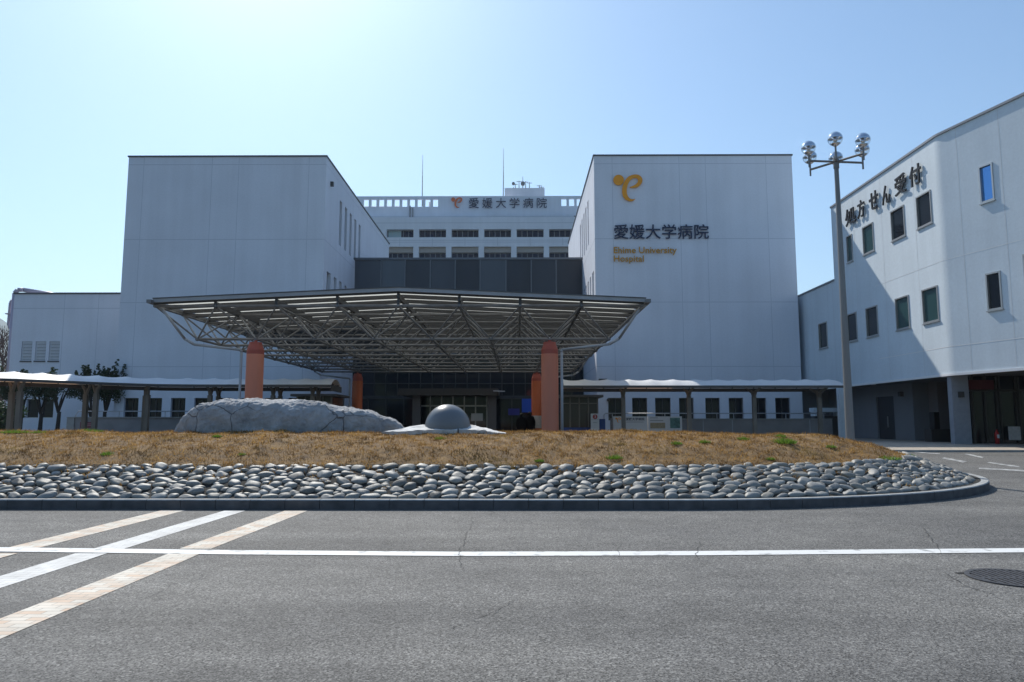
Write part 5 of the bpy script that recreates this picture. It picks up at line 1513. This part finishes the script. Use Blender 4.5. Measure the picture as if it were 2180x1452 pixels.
m = MB(); m.box(a[0], b[0], YLr-.04, YLr-.003, a[2], b[2]); m.build('plate', M['maroon'], t)
m = MB()
for f in (.35, .62): m.box(a[0]+.06, b[0]-.06, YLr-.044, YLr-.041, a[2]+(b[2]-a[2])*f, a[2]+(b[2]-a[2])*f+.035)
m.build('print_lines', mat('faint_pink_print', (.45, .25, .25), .7), t)

# hospital sign board (two panels) in front of the right ramp wall
YSb = 39.3
t = thing('sign_board', 'low white two-panel board with the emblem and hospital name behind the first shelter post', 'sign', (6, YSb, .65))
za0, za1 = atY(1380, 921.5, YSb)[2], atY(1380, 886.5, YSb)[2]
for a, b in ((1305.5, 1378.3), (1379.7, 1452)):
    m = MB(); m.box(atY(a, 900, YSb)[0], atY(b, 900, YSb)[0], YSb, YSb+.12, za0, za1); m.build('panel', M['signwhite'], t)
m = MB()
for px in (1312, 1370, 1388, 1446): x = atY(px, 900, YSb)[0]; m.box(x-.04, x+.04, YSb+.03, YSb+.09, ZG, za0)
m.build('feet', M['frame_dark'], t)
o0, o1 = atY(1310, 889, YSb-.006), atY(1321.5, 889, YSb-.006)
emblem(t, (o0[0], YSb-.001, o0[2]), (1, 0, 0), (0, 0, 1), (o1[0]-o0[0])*100/348, .008, M['emblem'])
front_text('愛媛大学病院', 1332.5, 1372, 889.2, 895.3, YSb-.006, M['ink'], t, .006, bold=.01)
m = MB()
def flat(x0, x1, y0, y1): a, b = atY(x0, y1, YSb-.005), atY(x1, y0, YSb-.005); m.box(a[0], b[0], YSb-.006, YSb-.002, a[2], b[2])
flat(1333, 1370, 898, 899); flat(1384, 1401, 889, 890.2); flat(1384, 1412, 894.5, 896); m.build('print_lines', M['greyprint'], t)
m = MB(); flat(1384.5, 1416, 900, 912); m.build('timetable', M['tan'], t)
m = MB(); flat(1427, 1447.5, 889.5, 911.5); m.build('map', M['mapgreen'], t)
# totem
YTm = 38.6
a, b = atY(1258.5, 928, YTm), atY(1275.5, 880.5, YTm)
t = thing('totem_sign', 'slim white totem with a red disc beside the glazed lobby', 'sign', (a[0], YTm, .6))
m = MB(); m.box(a[0], b[0], YTm, YTm+.15, ZG, b[2]); m.build('body', M['signwhite'], t)
m = MB(); q = atY(1266.8, 887.3, YTm); m.tube((q[0], YTm-.012, q[2]), (q[0], YTm-.002, q[2]), .125, 28); dk = m.build('disc', M['signred'], t)
text_obj('number', '3', (q[0]-.045, YTm-.014, q[2]-.07), (1, 0, 0), (0, 0, 1), .09, .14, .004, M['signwhite'], dk)
m = MB(); zq = atY(1267, 893, YTm)[2]; m.box(a[0]+.02, b[0]-.02, YTm-.006, YTm-.002, zq, zq+.015); zq = atY(1267, 900, YTm)[2]; m.box(a[0]+.1, b[0]-.1, YTm-.006, YTm-.002, zq, zq+.02); m.build('print_lines', M['greyprint'], t)
m = MB(); a, b = atY(1277, 928, YTm+.3), atY(1288.5, 892, YTm+.3); m.box(a[0], b[0], YTm+.3, YTm+.6, ZG, b[2])
tag(m.build('dark_cabinet', M['blueboard']), 'dark navy cabinet between the totem and the sign board', 'cabinet')
# small concrete block by the left posts
q = atY(38, 917, 31.2); t = thing('marker_block', 'small pale concrete block at the foot of the leftmost shelter post', 'block', (q[0], 31.2, .65))
m = MB(); m.box(q[0]-.10, q[0]+.10, 31.1, 31.3, ZG, q[2]+.0); m.build('block', M['concrete'], t); m = MB(); m.box(q[0]-.12, q[0]+.12, 31.08, 31.32, q[2]+.002, q[2]+.05); m.build('block_cap', M['flash'], t)

# ------------------------------------------------------------------ street lamp
lx, ly = 8.83, 19.5
lz0 = float(island_z(np.array([lx]), np.array([ly]), dist_in(np.array([lx]), np.array([ly])))[0]) - .1
zh_ = atY(1788, 340, ly)[2]
lp = thing('street_lamp', 'tall grey street lamp with six mirrored globes on radial arms', 'street lamp', (lx, ly, lz0))
m = MB(); m.tube((lx, ly, lz0), (lx, ly, lz0+.5), .115, 16, .112); m.tube((lx, ly, lz0+.5), (lx, ly, zh_-.25), .112, 16, .058); m.tube((lx, ly, zh_-.25), (lx, ly, zh_+.05), .075, 16); m.build('pole', M['lampmetal'], lp, smooth=False)
gr = .192
for k in range(6):
    th = math.radians(-6 + 60*k); ex, ey = lx + .78*math.cos(th), ly - .78*math.sin(th)
    m = MB(); m.tube((lx, ly, zh_-.06), (ex, ey, zh_-.06), .032, 8); m.tube((ex, ey, zh_-.24), (ex, ey, zh_+.12), .026, 8); m.build('arm', M['lampmetal'], lp)
    gc = (ex, ey, zh_+.12+gr)
    m = MB(); m.lathe(gc, [(max(.002, gr*math.sin(math.pi*j/24)), -gr*math.cos(math.pi*j/24)) for j in range(25)], 28, cap=False); gl = m.build('globe', M['globe'], lp, smooth=True)
    m = MB(); rr = gr*.955
    m.lathe(gc, [(rr*math.cos(t), rr*math.sin(t)) for t in np.linspace(0.02, math.pi/2-.01, 12)], 28, cap=False); m.lathe(gc, [(rr*.999, .002), (rr*.6, -.015), (.05, -.03), (.045, -gr*.55)], 28, cap=False); m.build('reflector', M['chrome'], gl, smooth=True)
    m = MB(); m.lathe(gc, [(.03, -gr-.02), (.10, -gr*.86), (.135, -gr*.70), (.12, -gr*.64), (.04, -gr*.60)], 24); m.build('lamp_dish', M['chrome'], gl, smooth=True)

# ------------------------------------------------------------------ drain cover
dc = gp(2166, 1232); R = .47
t = thing('drain_cover', 'round slotted iron drain cover set in the road at the lower right', 'drain cover', (dc[0], dc[1], gz(dc[1])))
z0 = gz(dc[1]) + .002
m = MB(); m.lathe((dc[0], dc[1], z0), [(R, 0), (R, .012), (R-.05, .012), (R-.05, .003)], 48, cap=False); m.build('rim', M['iron'], t)
m = MB(); m.lathe((dc[0], dc[1], z0), [(.001, .001), (R-.05, .001)], 48, cap=False); m.build('pit_shade', M['pit_shade'], t)  # flat black disc, painted as the darkness below the bars
m = MB()
for k in range(-6, 7):
    o_ = k*.064; h = math.sqrt(max(0, (R-.055)**2 - o_*o_))
    if h > .03: m.box(dc[0]+o_-.020, dc[0]+o_+.020, dc[1]-h, dc[1]+h, z0+.002, z0+.011)
m.box(dc[0]-R+.06, dc[0]+R-.06, dc[1]-.02, dc[1]+.02, z0+.0025, z0+.0115); m.build('bars', M['iron'], t)

hq = gp(2072, 1221); m = MB(); n = 18; r_ = random.Random(5); pts = []  # flat black patch, painted as the shade in a road hollow
for k in range(n):
    a = 2*math.pi*k/n; rr = r_.uniform(.6, 1.0); pts.append((hq[0] + .20*rr*math.cos(a), hq[1] + .10*rr*math.sin(a), .0035))
i = len(m.v); m.v += pts; m.f.append(tuple(range(n))); m.m.append(0)
tag(m.build('hollow_shade_patch', M['pit_shade']), None, kind='structure')
# ------------------------------------------------------------------ person by the rear column
def skin_mesh(name, verts, edges, rad, root, sub=2):
    me = bpy.data.meshes.new(name); me.from_pydata(verts, edges, [])
    o = bpy.data.objects.new(name+'_source', me); C.objects.link(o)
    md = o.modifiers.new('skin', 'SKIN'); ms = o.modifiers.new('sub', 'SUBSURF'); ms.levels = sub; ms.render_levels = sub
    sk = me.skin_vertices[0].data
    for i, r in enumerate(rad):
        sk[i].radius = r if isinstance(r, tuple) else (r, r); sk[i].use_root = (i == root)
    dg = bpy.context.evaluated_depsgraph_get(); dg.update()
    out = bpy.data.meshes.new_from_object(o.evaluated_get(dg)); bpy.data.objects.remove(o)
    out.polygons.foreach_set('use_smooth', [True]*len(out.polygons)); out.name = name
    return out
M['coat'].node_tree.nodes['Principled BSDF'].inputs['Specular IOR Level'].default_value = 0.0
M['hair'].node_tree.nodes['Principled BSDF'].inputs['Specular IOR Level'].default_value = 0.05
v = [(0,0,.86),(0,0,1.0),(0,-.01,1.16),(0,0,1.30),(.0,.01,1.38),(.0,.03,1.45),(.0,.04,1.53),
     (-.09,0,.80),(-.10,.06,.46),(-.10,-.02,.08),(-.10,.12,.03),(.09,0,.80),(.10,-.03,.46),(.10,-.16,.10),(.10,-.05,.05),
     (-.17,0,1.29),(-.26,-.02,1.04),(-.29,.08,.82),(-.29,.12,.74),(.17,0,1.29),(.26,-.04,1.04),(.28,.04,.82),(.28,.07,.74)]
e = [(0,1),(1,2),(2,3),(3,4),(4,5),(5,6),(0,7),(7,8),(8,9),(9,10),(0,11),(11,12),(12,13),(13,14),(3,15),(15,16),(16,17),(17,18),(3,19),(19,20),(20,21),(21,22)]
rd = [(.14,.11),(.15,.12),(.19,.14),(.19,.13),.06,.085,.075,.085,.06,.045,.04,.085,.06,.045,.04,.085,.075,.06,.035,.085,.075,.06,.035]
body_me = skin_mesh('body', v, e, rd, 0); body_me.materials.clear(); body_me.materials.append(M['coat'])
def person(label, px, Y, height, turn):
    t = thing('person', label, 'person', (atY(px, 900, Y)[0], Y, .65)); t.rotation_euler.z = turn; t.scale = (1.0, 1.0, height/1.625)
    bo = link('body', body_me, t, True)
    m = MB(); m.lathe((0, .03, 1.50), [(.02, -.10), (.095, -.06), (.108, 0), (.10, .06), (.06, .105), (.01, .118)], 18); m.build('hair', M['hair'], t, True, True)
    m = MB(); m.lathe((0, 0, .55), [(.31, 0), (.29, .2), (.265, .42), (.27, .60), (.25, .74), (.13, .82)], 20, cap=False); m.build('coat', M['coat'], t, True, True)
    for hx, hy in ((-.29, .12), (.28, .07)):
        sx = 1 if hx > 0 else -1
        for kf in range(5):
            m = MB(); a = (hx + (kf-2)*.016, hy, .70); m.tube(a, (a[0]-sx*.004, hy+.012, .70-.05-.012*(2-abs(kf-2))), .008, 6, .006); m.build('finger', M['skin'], bo, True, True)
    return t
person('taller of two people in dark coats walking away, nearer the rear terracotta column', 1128, 43.0, 1.60, .1)
person('shorter of two people in dark coats walking away, farther from the terracotta column', 1110, 42.6, 1.50, -.15)

# ------------------------------------------------------------------ trees
def leaves(n, centres, rad, size, seed):
    rg = np.random.default_rng(seed); cen = np.array(centres); k = rg.integers(0, len(cen), n)
    d = rg.normal(0, 1, (n, 3)); d /= np.linalg.norm(d, axis=1)[:, None]; rr = np.array(rad)[k]*rg.uniform(0.1, 1, n)**0.45
    p = cen[k] + d*rr[:, None]*np.array([1, 1, .8])
    a = rg.normal(0, 1, (n, 3)); a /= np.linalg.norm(a, axis=1)[:, None]; b = np.cross(a, rg.normal(0, 1, (n, 3))); b /= np.linalg.norm(b, axis=1)[:, None]
    s = size*rg.uniform(.6, 1.3, n)[:, None]
    V = np.stack([p-a*s, p+b*s*.45, p+a*s, p-b*s*.45], 1).reshape(-1, 3)
    return V, np.arange(4*n).reshape(-1, 4)
def small_tree(label, px, Y, top, crown_r, seed, nl=2600, fork=True, name='evergreen_tree', low=3.0):
    r = random.Random(seed); x = atY(px, 860, Y)[0]; zt2 = atY(px, top, Y)[2]
    t = thing(name, label, 'tree', (x, Y, .65), 'small evergreens before the annex')
    m = MB(); zf_ = 2.0 + r.uniform(-.2, .3); m.tube((x, Y, ZG), (x+r.uniform(-.08, .08), Y, zf_), .14, 8, .10)
    cs, rs = [], []
    for k in range(5):
        a = r.uniform(0, 6.28); ex = x + crown_r*.75*math.cos(a); ey = Y + crown_r*.75*math.sin(a); ez = r.uniform(low+.4, zt2-.3)
        m.tube((x, Y, zf_-.05), ((x+ex)/2, (Y+ey)/2, (zf_+ez)/2+.1), .075, 6, .05); m.tube(((x+ex)/2, (Y+ey)/2, (zf_+ez)/2+.1), (ex, ey, ez), .05, 6, .015)
        cs.append((ex, ey, ez)); rs.append(crown_r*r.uniform(.32, .5))
    m.build('trunk', M['bark'], t)
    cs, rs = [], []
    for k in range(15):                       # upright leafy shoots with gaps between them
        a = r.uniform(0, 6.28); q = crown_r*math.sqrt(r.uniform(0, 1)); bx_, by_ = x+q*math.cos(a), Y+q*math.sin(a)
        hi = zt2 - r.uniform(0, .2) - (q/crown_r)*(zt2-low)*r.uniform(.15, .45) if k else zt2
        lo = low + r.uniform(0, .5); cx_, cy_ = r.gauss(0, .12), r.gauss(0, .12)
        for j in range(16):
            f = j/15; cs.append((bx_+cx_*f*f+r.gauss(0, .05)+.2*(bx_-x)*f, by_+cy_*f*f+r.gauss(0, .05)+.2*(by_-Y)*f, lo+(hi-lo)*f)); rs.append(.22*(1-f)**.7+.06)
    V, Fa = leaves(int(nl*3.0), cs, rs, .062, seed); link('crown', np_mesh('crown', V, Fa, M['leaf'], False, 4), t)
    return t
small_tree('tallest dark evergreen at the corner of the annex and the left white block', 196, 45.0, 766, 1.0, 21, 2800)
small_tree('dark evergreen close against the left white block, right of the tallest one', 226, 45.5, 776, .8, 22, 2000)
small_tree('low evergreen showing above the walk roof under the rightmost louvre', 125, 44.0, 785, .9, 23, 1700)
small_tree('low evergreen showing above the walk roof under the middle louvre', 88, 44.0, 783, .8, 24, 1500)
small_tree('low evergreen showing above the walk roof at the left corner of the annex', 45, 44.0, 782, 1.0, 25, 1900)
def bare(label, px, Y, top, seed):
    r = random.Random(seed); x = atY(px, 860, Y)[0]; zt2 = atY(px, top, Y)[2]
    t = thing('bare_tree', label, 'tree', (x, Y, .65)); tr, cr = MB(), MB()
    def grow(p, d, L, rad, lvl):
        q = p + d*L
        (tr if lvl < 2 else cr).tube(p, q, rad, 6 if lvl < 3 else 4, rad*.65, cap=False)
        if lvl >= 6 or q.z > zt2: return
        for _ in range(3 if lvl < 5 else 2):
            nd = (d + Vector((r.gauss(0, .42), r.gauss(0, .42), r.uniform(-.05, .35)))).normalized()
            grow(q, nd, L*r.uniform(.62, .85), rad*.62, lvl+1)
    grow(Vector((x, Y, ZG)), Vector((0, 0, 1)), 2.6, .22, 0)
    tr.build('trunk', M['bark_bare'], t); cr.build('crown', M['bark_bare'], t)
bare('bare brown tree beyond the left end of the annex', -4, 58, 690, 4)
bare('slender bare tree farther left, partly out of the picture', 18, 64, 700, 9)
# dark hedge at the far left under the walk
t = thing('shrub', 'dark leafy shrub under the covered walk at the left picture edge', 'shrub', (-28.4, 40, .65))
m = MB()
for dx in (-.5, 0, .5): m.tube((-28.4+dx*.5, 40, ZG), (-28.4+dx*1.4, 40, 2.2), .06, 6, .03)
m.build('stem', M['bark'], t)
V, Fa = leaves(5200, [(-28.4+random.uniform(-1.2, .6), 40+random.uniform(-.7, .7), random.uniform(.9, 2.9)) for _ in range(22)], [.55]*22, .11, 77)
link('foliage', np_mesh('foliage', V, Fa, M['leaf'], False, 4), t)

# ------------------------------------------------------------------ far hill
m = MB(); prof_ = [(-900, 640), (-500, 615), (-250, 632), (-80, 655), (0, 676), (30, 695), (90, 730), (180, 800), (320, 905)]
D0, D1 = 2400., 3200.
rows = []
n = 120
for i in range(n+1):
    px = -900 + 1220*i/n; py = float(np.interp(px, [p[0] for p in prof_], [p[1] for p in prof_])) + 5*noise.noise(Vector((px*.02, 0, 0))) + 2*noise.noise(Vector((px*.09, 3, 0)))
    row = []
    for k in range(9):
        f = k/8; Y = D0 + (D1-D0)*f; top = atY(px, py, D1)
        row.append((top[0]*Y/D1, Y, max(-5, top[2]*f**1.2 + 25*noise.noise(Vector((px*.01, f*3, 5)))*f*(1-f)*4) - 1))
    rows.append(row)
for i in range(n):
    for k in range(8): m.quad(rows[i][k], rows[i+1][k], rows[i+1][k+1], rows[i][k+1])
tag(m.build('hills', mat('wooded_hill', (.06, .085, .05), .95, var=.3, scale=.02), smooth=True), None, kind='structure')

# ------------------------------------------------------------------ unseen hill ridge added behind the viewer to darken reflections and sky fill
m = MB(); n = 90; rows = []
for i in range(n+1):
    a = math.radians(180 + 195*i/n - 7.5 - 0); row = []
    for k in range(8):
        f = k/7; R_ = 260 + 420*f; x, y = R_*math.cos(a), R_*math.sin(a)
        h = 95*f**0.8*(0.8 + 0.35*noise.noise(Vector((math.cos(a)*2.2, math.sin(a)*2.2, f)))) - 1
        row.append((x, y, h))
    rows.append(row)
for i in range(n):
    for k in range(7): m.quad(rows[i][k], rows[i+1][k], rows[i+1][k+1], rows[i][k+1])
tag(m.build('hills', bpy.data.materials['wooded_hill'], smooth=True), None, kind='structure')

# ------------------------------------------------------------------ the air
hz = bpy.data.materials.new('haze'); hz.use_nodes = True; n = hz.node_tree
n.nodes.remove(n.nodes['Principled BSDF'])
pv = n.nodes.new('ShaderNodeVolumePrincipled'); pv.inputs['Color'].default_value = (0.80, 0.90, 1.0, 1); pv.inputs['Density'].default_value = 0.00017; pv.inputs['Anisotropy'].default_value = 0.3
n.links.new(pv.outputs[0], n.nodes['Material Output'].inputs['Volume'])
m = MB(); m.box(-3700, 3700, -3700, 3700, -8, 520)
tag(m.build('haze', hz), 'thin blue haze filling the valley', None, kind='stuff')
